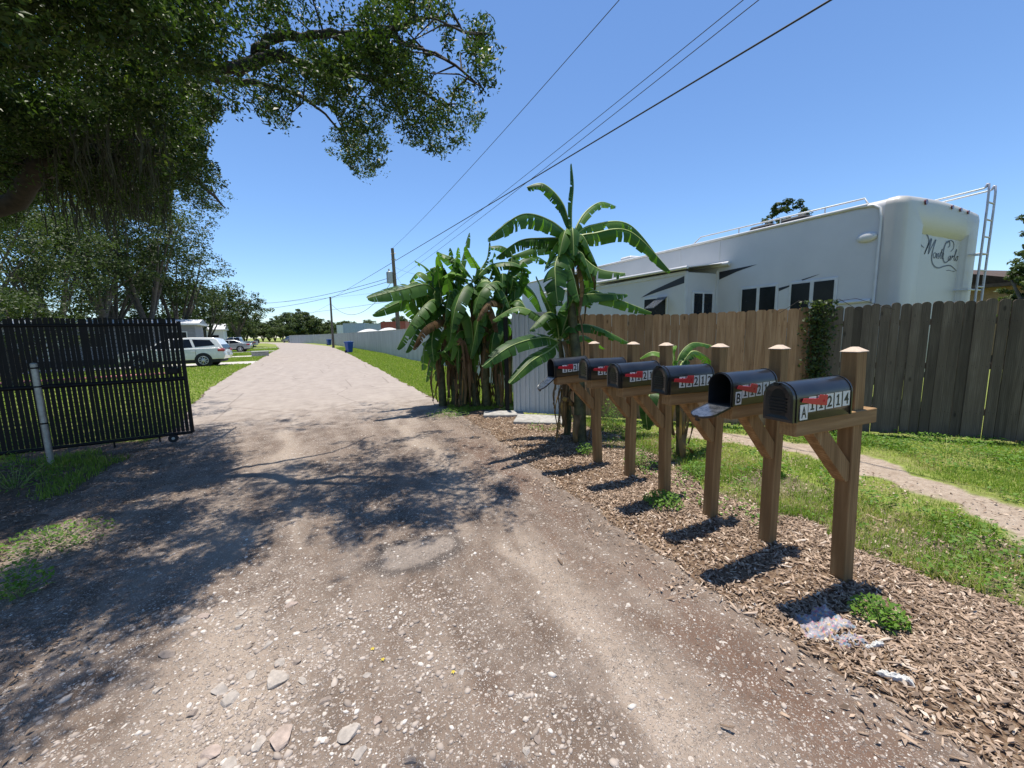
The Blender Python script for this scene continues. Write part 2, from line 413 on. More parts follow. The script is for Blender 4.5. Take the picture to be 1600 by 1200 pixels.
far = (GY.ravel() < -3) | (np.abs(GX.ravel()) > 60) | (GY.ravel() > 130)
A_grass = np.maximum(A_grass, far*1.0)
out_fence = (~z['camside'] & (GX > 3.4)) | (GX > np.interp(GY, FENCE_FAR[:, 1], FENCE_FAR[:, 0]))
A_grass = np.maximum(A_grass, out_fence.ravel()*.8)*(1-drv.ravel())
_b = fbm(GX*1.4, GY*.5, 150, 4)
g_band = np.exp(-((Rc[:, None]-GX-.42-.5*(_b-.5))/.30)**2)*sstep(7.5, 4.5, GY)*sstep(.25, .5, fbm(GX*3, GY*1.2, 151, 3))+.8*np.exp(-((GX-.75-.4*(_b-.5))/.22)**2)*sstep(4.5, 2.5, GY)*sstep(.4, .6, fbm(GX*2, GY*.8, 152, 3))
_pc = gp(645, 862); _pe = np.hypot((GX-_pc.x)/.30, (GY-_pc.y)/.19)+(fbm(GX*5, GY*5, 153, 3)-.5)*.8
_w = (fbm(GX*2.5, GY*.8, 160, 4)-.5)
g_track = (np.exp(-((GX-1.22-.25*_w)/.20)**2)+np.exp(-((GX+.42+.04*GY-.4*_w)/.30)**2))*sstep(.32, .55, fbm(GX*4, GY*1.3, 161, 3))
attrs = dict(g_track=np.clip(g_track, 0, 1).ravel(), g_band=np.clip(g_band, 0, 1).ravel(), g_patch=sstep(1.05, .9, _pe).ravel(), g_rim=(sstep(1.5, 1.1, _pe)*sstep(.9, 1.0, _pe)).ravel(), g_grass=A_grass, g_mulch=zz['mulch'], g_sand=np.maximum(zz['sand'], 0), g_conc=drv.ravel())

def sub(mask_cols):
    q = quads[:, mask_cols].reshape(-1, 4); used, inv = np.unique(q, return_inverse=True)
    return used, inv.reshape(-1, 4)

def ground_mat():
    m, n, b = newmat('ground_mixed'); v = coords(n)
    n1 = noise(n, v, 2.3, 6, .6); n2 = noise(n, v, 14, 5, .65); n3 = noise(n, v, 70, 4, .7)
    vo = N(n, 'ShaderNodeTexVoronoi', Scale=60.0); n.links.new(v, vo.inputs['Vector'])
    soil = ramp(n, n2, [(.3, (.085, .062, .048)), (.55, (.16, .125, .10)), (.8, (.25, .205, .165))])
    soil = mixc(n, mth(n, 'MULTIPLY', n1, .4), soil, (.12, .085, .06))
    litter = ramp(n, vo.outputs['Color'], [(.1, (.07, .045, .03)), (.5, (.20, .125, .075)), (.85, (.36, .27, .18))])
    litter = mixc(n, mth(n, 'MULTIPLY', n2, .8), litter, (.09, .065, .05))
    grs = ramp(n, n2, [(.3, (.12, .145, .035)), (.6, (.23, .29, .06)), (.85, (.33, .36, .11))])
    grs = mixc(n, ramp(n, n1, [(.45, (0, 0, 0)), (.75, (.7, .7, .7))]), grs, (.26, .23, .11))
    sand = ramp(n, n2, [(.3, (.30, .235, .18)), (.7, (.54, .46, .37))])
    sand = mixc(n, mth(n, 'MULTIPLY', n1, .7), sand, (.27, .205, .15))
    edge = mth(n, 'MULTIPLY_ADD', n3, .5, -.25)
    def fac(a): return ramp(n, mth(n, 'ADD', attr(n, a), edge), [(.35, (0, 0, 0)), (.65, (1, 1, 1))])
    c = mixc(n, fac('g_grass'), soil, grs); c = mixc(n, fac('g_mulch'), c, litter)
    c = mixc(n, fac('g_sand'), c, sand); c = mixc(n, fac('g_conc'), c, (.50, .48, .45))
    n.links.new(c, b.inputs['Base Color']); b.inputs['Roughness'].default_value = .95; b.inputs['Specular IOR Level'].default_value = .15
    bump(n, b, mth(n, 'ADD', n3, vo.outputs['Distance']), .9, .012)
    return m
def road_mat():
    m, n, b = newmat('gravel_road'); v = coords(n)
    st = coords(n, (1.6, .28, 1)); big = noise(n, st, 1.5, 6, .6)       # streaks along the wheel tracks
    n1 = noise(n, v, 3.1, 6, .65); n2 = noise(n, v, 26, 5, .7); n3 = noise(n, v, 120, 3, .7)
    dirt = ramp(n, big, [(.34, (.070, .047, .032)), (.50, (.165, .120, .088)), (.70, (.36, .295, .235))])
    dirt = mixc(n, ramp(n, n1, [(.42, (0, 0, 0)), (.66, (.8, .8, .8))]), dirt, (.29, .235, .19))
    dirt = mixc(n, mth(n, 'MULTIPLY', n2, .55), dirt, (.13, .10, .085))
    dirt = mixc(n, mth(n, 'MULTIPLY', attr(n, 'g_band'), .75), dirt, (.135, .080, .055))
    dirt = mixc(n, mth(n, 'MULTIPLY', attr(n, 'g_rim'), .8), dirt, (.07, .06, .055))
    dirt = mixc(n, mth(n, 'MULTIPLY', attr(n, 'g_track'), .55), dirt, (.44, .365, .295))
    def stones(scale, cut, amt, c):
        vo = N(n, 'ShaderNodeTexVoronoi', Scale=scale, Randomness=1.0)
        wv = mixc(n, .06, v, N(n, 'ShaderNodeTexNoise', Scale=scale*.7).outputs['Color']); n.links.new(wv, vo.inputs['Vector'])
        sel = N(n, 'ShaderNodeSeparateColor'); n.links.new(vo.outputs['Color'], sel.inputs[0])
        inside = mth(n, 'LESS_THAN', vo.outputs['Distance'], mth(n, 'MULTIPLY_ADD', sel.outputs[0], .34, .16))
        pick = mth(n, 'GREATER_THAN', sel.outputs[1], cut)
        k = mth(n, 'MULTIPLY', mth(n, 'MULTIPLY', inside, pick), amt)
        col = ramp(n, sel.outputs[2], [(0, (.15, .12, .10)), (.35, (.34, .285, .24)), (.7, (.52, .46, .40)), (1, (.70, .66, .60))])
        return mixc(n, k, c, col), mth(n, 'MULTIPLY', k, mth(n, 'SUBTRACT', .6, vo.outputs['Distance']))
    c, h1 = stones(34, .86, .7, dirt); c, h2 = stones(75, .42, .8, c); c, h3 = stones(150, .25, .75, c)
    c = mixc(n, mth(n, 'MULTIPLY', attr(n, 'g_patch'), mth(n, 'MULTIPLY_ADD', n2, 1.4, -.15)), c, mixc(n, mth(n, 'MULTIPLY_ADD', n2, 1.6, -.5), (.36, .315, .275), (.20, .165, .14)))
    # worn asphalt further away
    asp = ramp(n, n1, [(.3, (.285, .245, .21)), (.7, (.385, .335, .29))])
    asp = mixc(n, mth(n, 'MULTIPLY', ramp(n, big, [(.45, (0, 0, 0)), (.7, (1, 1, 1))]), .5), asp, (.42, .365, .315))
    asp = mixc(n, mth(n, 'MULTIPLY', n3, .3), asp, (.20, .175, .165))
    crk = N(n, 'ShaderNodeTexVoronoi', Scale=.55); crk.feature = 'DISTANCE_TO_EDGE'
    n.links.new(mixc(n, .12, v, N(n, 'ShaderNodeTexNoise', Scale=1.2, Detail=6.0).outputs['Color']), crk.inputs['Vector'])
    asp = mixc(n, ramp(n, crk.outputs['Distance'], [(.0, (.6, .6, .6)), (.012, (0, 0, 0))]), asp, (.16, .13, .11))
    pos = N(n, 'ShaderNodeSeparateXYZ'); tc = N(n, 'ShaderNodeTexCoord'); n.links.new(tc.outputs['Object'], pos.inputs[0])
    yy = mth(n, 'ADD', pos.outputs[1], mth(n, 'MULTIPLY_ADD', n1, 5.0, -2.5))
    t = mth(n, 'MULTIPLY_ADD', yy, .30, -2.2); cl = N(n, 'ShaderNodeClamp'); n.links.new(t, cl.inputs[0])
    c = mixc(n, cl.outputs[0], c, asp)
    n.links.new(c, b.inputs['Base Color']); b.inputs['Roughness'].default_value = .92; b.inputs['Specular IOR Level'].default_value = .2
    hh = mth(n, 'ADD', mth(n, 'ADD', h1, h2), mth(n, 'ADD', mth(n, 'MULTIPLY', h3, .6), mth(n, 'MULTIPLY', n2, .8))); hh = mth(n, 'MULTIPLY', hh, mth(n, 'SUBTRACT', 1.0, mth(n, 'MULTIPLY', cl.outputs[0], .9)))
    bump(n, b, hh, .95, .014)
    return m
for nm, cm, mt in (('ground', ~cmask, ground_mat()), ('road', cmask, road_mat())):
    used, f = sub(cm)
    o = fast(nm, Vg[used], f, mt, smooth=True, var={k: a[used] for k, a in attrs.items()})
    tag(o, kind='structure')

# ------------------------------------------------------------------ scattering helpers
def scatter(n, x0, x1, y0, y1, power=1.0):
    """points in a rectangle, thinned with distance"""
    x = rng.uniform(x0, x1, n); t = rng.uniform(0, 1, n)**power; y = y0+(y1-y0)*t
    return x, y
def inview(x, y, m=60):
    P = np.stack([x, y, np.zeros_like(x)], -1); px, py, zc = prn(P)
    return (zc > .2) & (px > -m) & (px < 1600+m) & (py < 1200+m)
def blades(x, y, hh, w, lean=.5, seg=2):
    """curved grass blades, two quads each"""
    n = len(x); zb = hgt(x, y); az = rng.uniform(0, 2*np.pi, n); ln = rng.uniform(.15, 1, n)*lean
    dx, dy = np.cos(az), np.sin(az); sx, sy = -dy, dx
    V = np.zeros((n, 6, 3)); t = [0, .5, 1]; ww = [1, .75, .12]
    for k in range(3):
        off = ln*hh*t[k]**2; zz_ = zb+hh*t[k]*(1-.35*ln*t[k])-.005
        for s, sg in enumerate((-1, 1)):
            V[:, k*2+s, 0] = x+dx*off+sx*sg*w*ww[k]*.5; V[:, k*2+s, 1] = y+dy*off+sy*sg*w*ww[k]*.5; V[:, k*2+s, 2] = zz_
    b = np.arange(n)[:, None]*6
    F = np.concatenate([b+np.array([[0, 1, 3, 2]]), b+np.array([[2, 3, 5, 4]])], 0)
    return V.reshape(-1, 3), F
def leaves(C, size, asp=.45, up=.4, fold=0.0, sizevar=.35, outward=None):
    """diamond leaves at the given centres, random direction; up = how much they face the sky"""
    n = len(C)
    nn = rng.normal(size=(n, 3)); nn /= np.linalg.norm(nn, axis=1)[:, None]; nn[:, 2] = np.abs(nn[:, 2])+up
    nn /= np.linalg.norm(nn, axis=1)[:, None]
    a = rng.normal(size=(n, 3)); a -= nn*(a*nn).sum(1)[:, None]; a /= np.linalg.norm(a, axis=1)[:, None]
    b = np.cross(nn, a); s = size*rng.uniform(1-sizevar, 1+sizevar, n)
    L = a*(s*.5)[:, None]; W = b*(s*.5*asp)[:, None]; dn = nn*(s*.12)[:, None]
    V = np.stack([C-L, C-W-L*.1+dn, C+L, C+W-L*.1+dn], 1).reshape(-1, 3)
    F = np.arange(n*4).reshape(n, 4)
    return V, F
def cloud(C, R, per, size, asp=.45, up=.4, squash=.75, shade=None):
    n = len(C); c = np.repeat(C, per, 0); rr = np.repeat(R, per)
    d = rng.normal(size=(n*per, 3)); d /= np.linalg.norm(d, axis=1)[:, None]
    rad = rng.uniform(0, 1, n*per)**.5
    P = c+d*(rad*rr)[:, None]*np.array([1, 1, squash])
    V, F = leaves(P, size, asp, up)
    cv = np.repeat(rng.uniform(0, .75, n), per)+rng.uniform(-.2, .25, n*per)
    return V, F, np.repeat(np.clip(cv, 0, 1), 4)
_ico = None
def lumps(x, y, s, sink=.35, flat=.6, zz0=None):
    """irregular stones: jittered 12-point lumps"""
    g = (1+5**.5)/2
    I = np.array([(-1, g, 0), (1, g, 0), (-1, -g, 0), (1, -g, 0), (0, -1, g), (0, 1, g), (0, -1, -g), (0, 1, -g), (g, 0, -1), (g, 0, 1), (-g, 0, -1), (-g, 0, 1)])/1.9
    Ff = np.array([(0, 11, 5), (0, 5, 1), (0, 1, 7), (0, 7, 10), (0, 10, 11), (1, 5, 9), (5, 11, 4), (11, 10, 2), (10, 7, 6), (7, 1, 8), (3, 9, 4), (3, 4, 2), (3, 2, 6), (3, 6, 8), (3, 8, 9), (4, 9, 5), (2, 4, 11), (6, 2, 10), (8, 6, 7), (9, 8, 1)])
    n = len(x); V = I[None]*(1+rng.uniform(-.28, .28, (n, 12, 1)))
    sc_ = np.stack([rng.uniform(.7, 1.25, n), rng.uniform(.55, 1, n), rng.uniform(.35, .8, n)*flat/.6], -1)
    V = V*sc_[:, None]*(s*.5)[:, None, None]
    a = rng.uniform(0, 6.28, n); ca, sa = np.cos(a)[:, None], np.sin(a)[:, None]
    tl = rng.normal(0, .18, n)[:, None]; V[..., 2] += V[..., 0]*tl
    X = V[..., 0]*ca-V[..., 1]*sa; Y = V[..., 0]*sa+V[..., 1]*ca
    zb = hgt(x, y) if zz0 is None else zz0
    V = np.stack([X+x[:, None], Y+y[:, None], V[..., 2]+(zb+s*(.5-sink)*.5)[:, None]], -1)
    F = (np.arange(n)[:, None, None]*12+Ff[None]).reshape(-1, 3)
    return V.reshape(-1, 3), F

# ------------------------------------------------------------------ gravel lying on the road and verge
def gravel():
    x, y = scatter(190000, -3.2, 2.3, .25, 9.5, 1.9)
    k = inview(x, y) & (x < Rx(y)+.1); x, y = x[k], y[k]
    dens = fbm(x*1.3, y*1.3, 77, 3)*.6+fbm(x*4, y*4, 78, 2)*.4
    left = np.exp(-((x+.15+.12*y)/.75)**2)*np.exp(-((y-1.6)/1.3)**2)
    keep = rng.uniform(0, 1, len(x)) < np.clip((dens-.36)*2.6+left*1.2, 0.03, 1)*np.interp(y, [0, 3, 9], [.85, .6, .3])
    x, y = x[keep], y[keep]; left = left[keep]
    s = np.exp(rng.normal(-4.95, .48, len(x)))*(1+1.9*left*rng.uniform(0, 1, len(x))**2)
    s = np.clip(s, .004, .055)
    xb = rng.normal(-.28, .62, 5200); yb = np.abs(rng.normal(1.55, .75, 5200))+.35; kb = inview(xb, yb) & (xb > -2.2) & (fbm(xb*2.2, yb*2.2, 79, 3) > .44); xb, yb = xb[kb], yb[kb]
    x = np.concatenate([x, xb]); y = np.concatenate([y, yb]); s = np.concatenate([s, np.clip(np.exp(rng.normal(-4.0, .38, len(xb))), .01, .05)])
    V, F = lumps(x, y, s, .55, .5)
    var = np.clip(rng.beta(2.2, 1.8, len(x)), 0, 1)
    o = fast('gravel', V, F, MAT['stone'], var=np.repeat(var, 12))
    tag(o, 'loose pale and brown gravel scattered over the road surface', 'gravel', kind='stuff')
gravel()
ROCKS = [(431, 1057, 44), (362, 1085, 40), (440, 1145, 50), (546, 1140, 42), (508, 1088, 24), (345, 1074, 32), (392, 1050, 20), (455, 940, 22), (283, 964, 26),
         (263, 1018, 34), (372, 976, 18), (376, 955, 18), (318, 958, 22), (438, 1030, 22), (463, 1029, 20), (404, 1160, 30), (560, 1172, 30), (330, 1172, 30), (355, 1190, 34),
         (640, 1180, 22), (574, 1050, 14), (722, 1046, 13), (758, 1014, 9), (741, 1034, 10), (840, 1152, 16), (823, 1170, 18), (472, 1060, 18), (590, 1120, 18), (418, 1002, 20), (300, 1110, 22), (245, 1075, 20), (508, 1010, 14)]
def rock_mesh(size, seed, col):
    bm = bmesh.new(); bmesh.ops.create_icosphere(bm, subdivisions=3, radius=size/2)
    r0 = random.Random(seed); sx, sy, sz = r0.uniform(.9, 1.15), r0.uniform(.6, .85), r0.uniform(.34, .5)
    o = [r0.uniform(0, 50) for _ in range(3)]
    planes = [(Vector((r0.gauss(0, 1), r0.gauss(0, 1), r0.gauss(0, 1))).normalized(), r0.uniform(.50, .78)*size/2) for _ in range(11)]
    from mathutils import noise as mn
    for v in bm.verts:
        for pn, pd in planes:
            dd = v.co.dot(pn)-pd
            if dd > 0: v.co -= pn*dd*.97
        v.co *= 1+.06*mn.noise(v.co*(9/size*.25)+Vector(o))
        v.co = Vector((v.co.x*sx, v.co.y*sy, v.co.z*sz))
    me = bpy.data.meshes.new('rock'); bm.to_mesh(me); bm.free(); me.materials.append(col); return me
rock_cols = [plain('limestone_pale', (.40, .355, .31), .85, var=.16, scale=30, bmp=.6), plain('limestone_pinkish', (.40, .32, .27), .85, var=.16, scale=30, bmp=.6), plain('limestone_brown', (.27, .22, .185), .85, var=.18, scale=30, bmp=.6)]
ROCKLAB = ['large flat pale stone, biggest of the group left of centre', 'pale block stone immediately left of the biggest flat stone', 'large pinkish stone, long and rounded, below the biggest flat stone', 'large pale stone at the front edge, right of the pinkish one', 'small brown stone between the large pale front stone and the gravel', 'pale slab stone at the left end of the big stone cluster', 'pale stone tucked behind the biggest flat stone', 'pinkish stone lone behind the stone cluster', 'pale stone lying in the shade edge at left', 'brown slab stone half sunk left of the cluster', 'small pale stone, front one of the farther pair', 'small pale stone, rear one of the farther pair', 'pinkish small stone left of the farther pair', 'pale stone just behind the biggest flat stone, left one', 'brown stone just behind the biggest flat stone, right one', 'pale stone left of the large pinkish stone', 'pale stone in front of the large pale one at the bottom edge', 'pinkish stone at the bottom edge, left of the cluster', "pale bottom edge stone touching the picture's lower border left of centre", 'brown stone at the bottom edge right of the large pale one', 'small pale stone lone in the brown gravel', 'small pale stone right of centre on brown gravel', 'tiny pinkish pebble near the middle of the road', 'tiny pale pebble beside the middle dark one', 'small brown stone at right of the middle gravel, rear one', 'small pale stone at right of the middle gravel, front one', 'small pale stone right of the biggest flat stone', 'pinkish stone right of the large pale front stone', 'small pale stone farther up beyond the cluster', 'brown stone left of the cluster, front one', 'pale stone at the far left of the cluster', 'small pale stone between the cluster and the middle gravel']
size_w = lambda s: 'large' if s > .085 else ('middling' if s > .055 else 'small')
for i, (px, py, w) in enumerate(ROCKS):
    g = gp(px, py); D = (g-Vector((0, 0, H_CAM))).dot(_fw); s = w/F_PX*D*1.0
    o = bpy.data.objects.new('rock', rock_mesh(s, i, rock_cols[[0, 0, 1, 0, 2][i % 5]])); link(o)
    o.location = (g.x, g.y, float(hgt(g.x, g.y))+s*.015); o.rotation_euler = (0, 0, random.uniform(0, 6.28))
    shade = ['pale grey', 'pale grey', 'pinkish', 'pale grey', 'brown'][i % 5]
    tag(o, ROCKLAB[i], 'stone', 'larger stones lying in the gravel road')

# ------------------------------------------------------------------ wood chips, leaf litter
def chips():
    x, y = scatter(120000, 1.4, 4.6, .1, 7.4, 1.35)
    zc = zones(x, y); k = inview(x, y) & (x > Rx(y)-.10-.75*rng.uniform(0, 1, len(x))**4)
    p = np.where(zc['mulch'], .85, .10)+0*x; p = np.where(x < Rx(y)+.25, p*.45, p)
    p *= .25+1.15*sstep(.34, .58, fbm(x*2.5, y*2.5, 88, 3))
    k &= rng.uniform(0, 1, len(x)) < p; x, y = x[k], y[k]
    n = len(x); L = np.exp(rng.normal(-3.75, .55, n)); W = L*rng.uniform(.18, .5, n); T = .0035+0*L
    L = np.clip(L, .009, .085); W = np.clip(W, .004, .020)
    base = np.array([(-1, -.6, 0), (1, -.3, 0), (.8, .5, 0), (-.7, .7, 0), (-1, -.6, 1), (1, -.3, 1), (.8, .5, 1), (-.7, .7, 1)])*np.array([.5, .5, 1])
    V = base[None]*np.stack([L, W, T], -1)[:, None]
    cur = rng.normal(0, .9, n)[:, None]; V[..., 2] += cur*(V[..., 0]**2)*4
    a = rng.uniform(0, 6.28, n)[:, None]; t1 = rng.normal(0, .28, n)[:, None]; t2 = rng.normal(0, .35, n)[:, None]
    V[..., 2] += V[..., 0]*t1+V[..., 1]*t2
    X = V[..., 0]*np.cos(a)-V[..., 1]*np.sin(a); Y = V[..., 0]*np.sin(a)+V[..., 1]*np.cos(a)
    V = np.stack([X+x[:, None], Y+y[:, None], V[..., 2]+(hgt(x, y)+.004+rng.uniform(0, .014, n))[:, None]], -1).reshape(-1, 3)
    Fb = np.array([(4, 5, 6, 7), (0, 1, 5, 4), (1, 2, 6, 5), (2, 3, 7, 6), (3, 0, 4, 7)])
    F = (np.arange(n)[:, None, None]*8+Fb[None]).reshape(-1, 4)
    x2, y2 = scatter(60000, 1.5, 5.5, .1, 7.4, 1.3); z2 = zones(x2, y2); k2 = inview(x2, y2) & (rng.uniform(0, 1, len(x2)) < np.where(z2['mulch'], .42, np.where(x2 > Rx(x2*0+y2)-.3, .10, 0))*(.3+1.2*fbm(x2*2, y2*2, 91, 3)))
    x2, y2 = x2[k2], y2[k2]; C2 = np.stack([x2, y2, hgt(x2, y2)+rng.uniform(.006, .022, len(x2))], -1); Vl, Fl = leaves(C2, .034, .42, .7)
    var_l = np.repeat(rng.beta(2, 1.6, len(x2)), 4); Fl = Fl+len(V); F = np.concatenate([F, Fl]); V = np.concatenate([V, Vl])
    o = fast('wood_chips', V, F, MAT['chip'], var=np.concatenate([np.repeat(np.clip(rng.beta(1.5, 1.8, n), 0, 1), 8), var_l]))
    tag(o, 'brown wood chip and dry leaf litter under the mailboxes', 'mulch', kind='stuff')
chips()
def left_litter():
    x, y = scatter(16000, -6, -1.2, 1.5, 9, 1.2); k = inview(x, y) & (x < Lx(y)+.5+rng.uniform(0, .6, len(x))); x, y = x[k], y[k]
    C = np.stack([x, y, hgt(x, y)+.006+rng.uniform(0, .01, len(x))], -1)
    V, F = leaves(C, .03, .45, 1.2)
    o = fast('leaf_litter', V, F, MAT['chip'], var=np.repeat(rng.uniform(0, .5, len(x)), 4))
    tag(o, 'dry brown leaves lying in the shade beside the black gate', 'leaf litter', kind='stuff')
left_litter()

# ------------------------------------------------------------------ grass
def grass():
    # near lawn
    x, y = scatter(330000, 2.9, 9, .3, 6.2, 1.2); zc = zones(x, y); k = inview(x, y)
    pat = fbm(x*1.6, y*1.6, 99, 4)
    p = np.where(zc['lawn'], np.maximum(sstep(.38, .55, pat), .22), 0)
    p = np.where(zc['mulch'] & (y > 2.4), np.maximum(p, sstep(.60, .68, pat)*.35), p)
    edge = (x < 3.95) & zc['lawn']; p = np.maximum(p, edge*.75*sstep(.3, .45, pat))
    k &= rng.uniform(0, 1, len(x)) < p*.62; x, y = x[k], y[k]
    hh = np.exp(rng.normal(-2.75, .38, len(x)))*np.interp(x, [3.3, 4.2, 5], [1.1, .9, .6]); V1, F1 = blades(x, y, hh, .0055, .9); v1 = np.clip(rng.uniform(0, .8, len(x))+.45*sstep(.5, .62, fbm(x*2.6, y*2.6, 144, 3)), 0, 1)
    # verge along the metal fence and the far lawns at left
    sets = []
    for (n, a, b_, c, d, pw, key) in ((150000, 1.6, 5.6, 7.6, 60, 2.0, 'verge'), (150000, -14, -2.4, 8, 75, 1.6, 'leftv')):
        x, y = scatter(n, a, b_, c, d, pw); zc = zones(x, y); k = inview(x, y) & zc[key]
        for y0, w, ln in DRIVES: k &= ~((np.abs(y-y0) < w+.1) & (x < Lx(y)))
        x, y = x[k], y[k]
        hh = np.exp(rng.normal(-3.0, .3, len(x)))*np.interp(y, [8, 40], [1, 1.3]); sets.append((*blades(x, y, hh, np.interp(y, [8, 20, 60], [.012, .03, .07]), .8), rng.uniform(.2, .95, len(x))))
    # sparse grass in the shade at left
    x, y = scatter(70000, -5, -1.5, 2.2, 9, 1.0); zc = zones(x, y); k = inview(x, y) & zc['leftn'] & (fbm(x*1.8, y*1.8, 123, 3)+rng.uniform(-.16, .16, len(x)) > .62); x, y = x[k], y[k]
    hh = np.exp(rng.normal(-2.7, .35, len(x))); sets.append((*blades(x, y, hh, .008, .9), rng.uniform(.1, .9, len(x))))
    VV = [V1]; FF = [F1]; va = [np.repeat(v1, 6)]; off = len(V1)
    for V, F, vv in sets: VV.append(V); FF.append(F+off); off += len(V); va.append(np.repeat(vv, 6))
    o = fast('grass', np.concatenate(VV), np.concatenate(FF), MAT['grass'], var=np.concatenate(va))
    tag(o, 'short green grass growing on the lawn, verges and road edges', 'grass', kind='stuff')
grass()
def ground_weeds():
    """low broad-leaved ground cover woven through the lawn and along the fence foot"""
    x, y = scatter(60000, 2.6, 9.5, .4, 6.6, 1.1); zc = zones(x, y); pat = fbm(x*2.2, y*2.2, 131, 4)
    fx = np.abs((x-WF0.x)*(WF1.y-WF0.y)-(y-WF0.y)*(WF1.x-WF0.x))/math.hypot(5.06, 5.44)
    nearf = (fx < 1.2) & zc['camside'] & (x > 5.4)
    p = np.where(zc['lawn'], sstep(.50, .62, pat)*.5, 0)+np.where(nearf & (zc['sand'] < .4), sstep(.44, .6, pat)*.9, 0)+np.where(zc['mulch'] & (x > 3.05) & (y > 1.9), sstep(.58, .66, pat)*.35, 0)
    k = inview(x, y) & (rng.uniform(0, 1, len(x)) < p); x, y = x[k], y[k]
    C = np.stack([x, y, hgt(x, y)+rng.uniform(.01, .10, len(x))], -1); V, F = leaves(C, .034, .65, .9)
    o = fast('ground_cover', V, F, MAT['weed'], var=np.repeat(rng.uniform(0, 1, len(x)), 4))
    tag(o, 'low broad leaved weeds spreading through the lawn and below the fence', 'ground cover', kind='stuff')
ground_weeds()
# ------------------------------------------------------------------ mailboxes on their posts
def text_mesh(txt, size, bold=.0):
    cu = bpy.data.curves.new('lettering', 'FONT'); cu.body = txt; cu.size = size; cu.offset = bold; cu.resolution_u = 3
    o = bpy.data.objects.new('lettering', cu); sc.collection.objects.link(o)
    dg = bpy.context.evaluated_depsgraph_get(); me = bpy.data.meshes.new_from_object(o.evaluated_get(dg))
    bpy.data.objects.remove(o); bpy.data.curves.remove(cu)
    V = [tuple(v.co) for v in me.vertices]; F = [list(p.vertices) for p in me.polygons]; bpy.data.meshes.remove(me)
    return V, F
BW, BH, BL, BS = .17, .215, .48, .13          # box width, height, length, height of its straight sides
def arch(inset=0.0, n=12):
    r = BW/2-inset; P = [(-r, inset), (r, inset)]
    P += [(r*math.cos(math.pi*k/n), BS+r*math.sin(math.pi*k/n)) for k in range(n+1)]
    return P[:1]+P[1:]
def make_mailbox(pos, lean, digits, letter, open_deg, label, fl):
    root = empty('mailbox', (pos[0], pos[1], -.01))
    root.rotation_euler = (lean[1], lean[0], lean[2])
    tag(root, label, 'mailbox', 'black mailboxes in a row on wooden posts')
    h = .0445; TOP = 1.525
    p = MB(); c = .005
    P = [(-h, -h), (h, -h), (h, h), (-h, h)]
    p.box((-h, -h, -.3), (h, h, TOP-.03), bev=.004); p.build('post', MAT['post_wood'], root)
    cp = MB(); z0 = TOP-.03; e = .006; q = .030
    V = [(-h-e, -h-e, z0), (h+e, -h-e, z0), (h+e, h+e, z0), (-h-e, h+e, z0), (-h-e, -h-e, z0+.004), (h+e, -h-e, z0+.004), (h+e, h+e, z0+.004), (-h-e, h+e, z0+.004),
         (-h+q, -h+q, TOP), (h-q, -h+q, TOP), (h-q, h-q, TOP), (-h+q, h-q, TOP)]
    cp.add(V, [[3, 2, 1, 0], [0, 1, 5, 4], [1, 2, 6, 5], [2, 3, 7, 6], [3, 0, 4, 7], [4, 5, 9, 8], [5, 6, 10, 9], [6, 7, 11, 10], [7, 4, 8, 11], [8, 9, 10, 11]])
    cp.build('post_cap', MAT['cap_wood'], root)
    zb = 1.145                                        # underside of the box
    a = MB(); a.box((-.575, -h-.022, zb-.094), (.135, h-.012, zb-.004), bev=.004); a.build('arm', MAT['arm_wood'], root)
    b = MB(); t = .038                                # knee brace under the arm
    b.prism([(-.40, zb-.096), (-.265, zb-.096), (-h-.001, zb-.335), (-h-.001, zb-.455), (-.075, zb-.455)], -t, t, 'y'); b.build('brace', MAT['post_wood'], root, bevel=.003, seg=1)
    # the box itself: a shell with an open front
    x0 = -.625; x1 = x0+BL
    o_, i_ = arch(), arch(.004); n = len(o_); s = MB()
    for A, sgn in ((o_, 1), (i_, -1)):
        V = [(x0+.004, y, z+zb) for y, z in A]+[(x1, y, z+zb) for y, z in A]
        F = [[k, (k+1) % n, (k+1) % n+n, k+n][::sgn] for k in range(n)]; s.add(V, F, 0 if sgn > 0 else 1, True)
    s.add([(x0+.004, y, z+zb) for y, z in o_]+[(x0+.004, y, z+zb) for y, z in i_], [[k, k+n, (k+1) % n+n, (k+1) % n] for k in range(n)])
    s.add([(x1, y, z+zb) for y, z in o_], [list(range(n))])
    s.add([(x1-.004, y, z+zb) for y, z in i_], [list(range(n))[::-1]], 1)
    for xx in (x1-.012, x0+.016):                     # raised seams at both ends
        A = arch(-.0045); V = [(xx, y, z+zb) for y, z in A]+[(xx+.010, y, z+zb) for y, z in A]
        s.add(V, [[k, (k+1) % n, (k+1) % n+n, k+n] for k in range(n)]); 
        s.add(V[:n], [list(range(n))]) if xx > x0+.1 else s.add([(xx, y, z+zb) for y, z in A]+[(xx, y, z+zb) for y, z in o_], [[k, k+n, (k+1) % n+n, (k+1) % n] for k in range(n)])
        s.add(V[n:]+[(xx+.010, y, z+zb) for y, z in o_], [[k, k+n, (k+1) % n+n, (k+1) % n] for k in range(n)])
    box = s.build('box', [MAT['black_paint'], MAT['box_inside']], root)
    # door: domed plate with a folded rim, hinged at the bottom edge
    d = MB(); A = arch(-.003); B_ = arch(.012)
    V = [(0, y, z) for y, z in A]+[(-.014, y, z) for y, z in A]+[(-.017, y, z) for y, z in B_]+[(-.012, y*.6, .02+z*.8) for y, z in B_]
    F = [[k, (k+1) % n, (k+1) % n+n, k+n] for k in range(n)]+[[k+n, (k+1) % n+n, (k+1) % n+2*n, k+2*n] for k in range(n)]+[[k+2*n, (k+1) % n+2*n, (k+1) % n+3*n, k+3*n] for k in range(n)]+[[k+3*n for k in range(n)]]
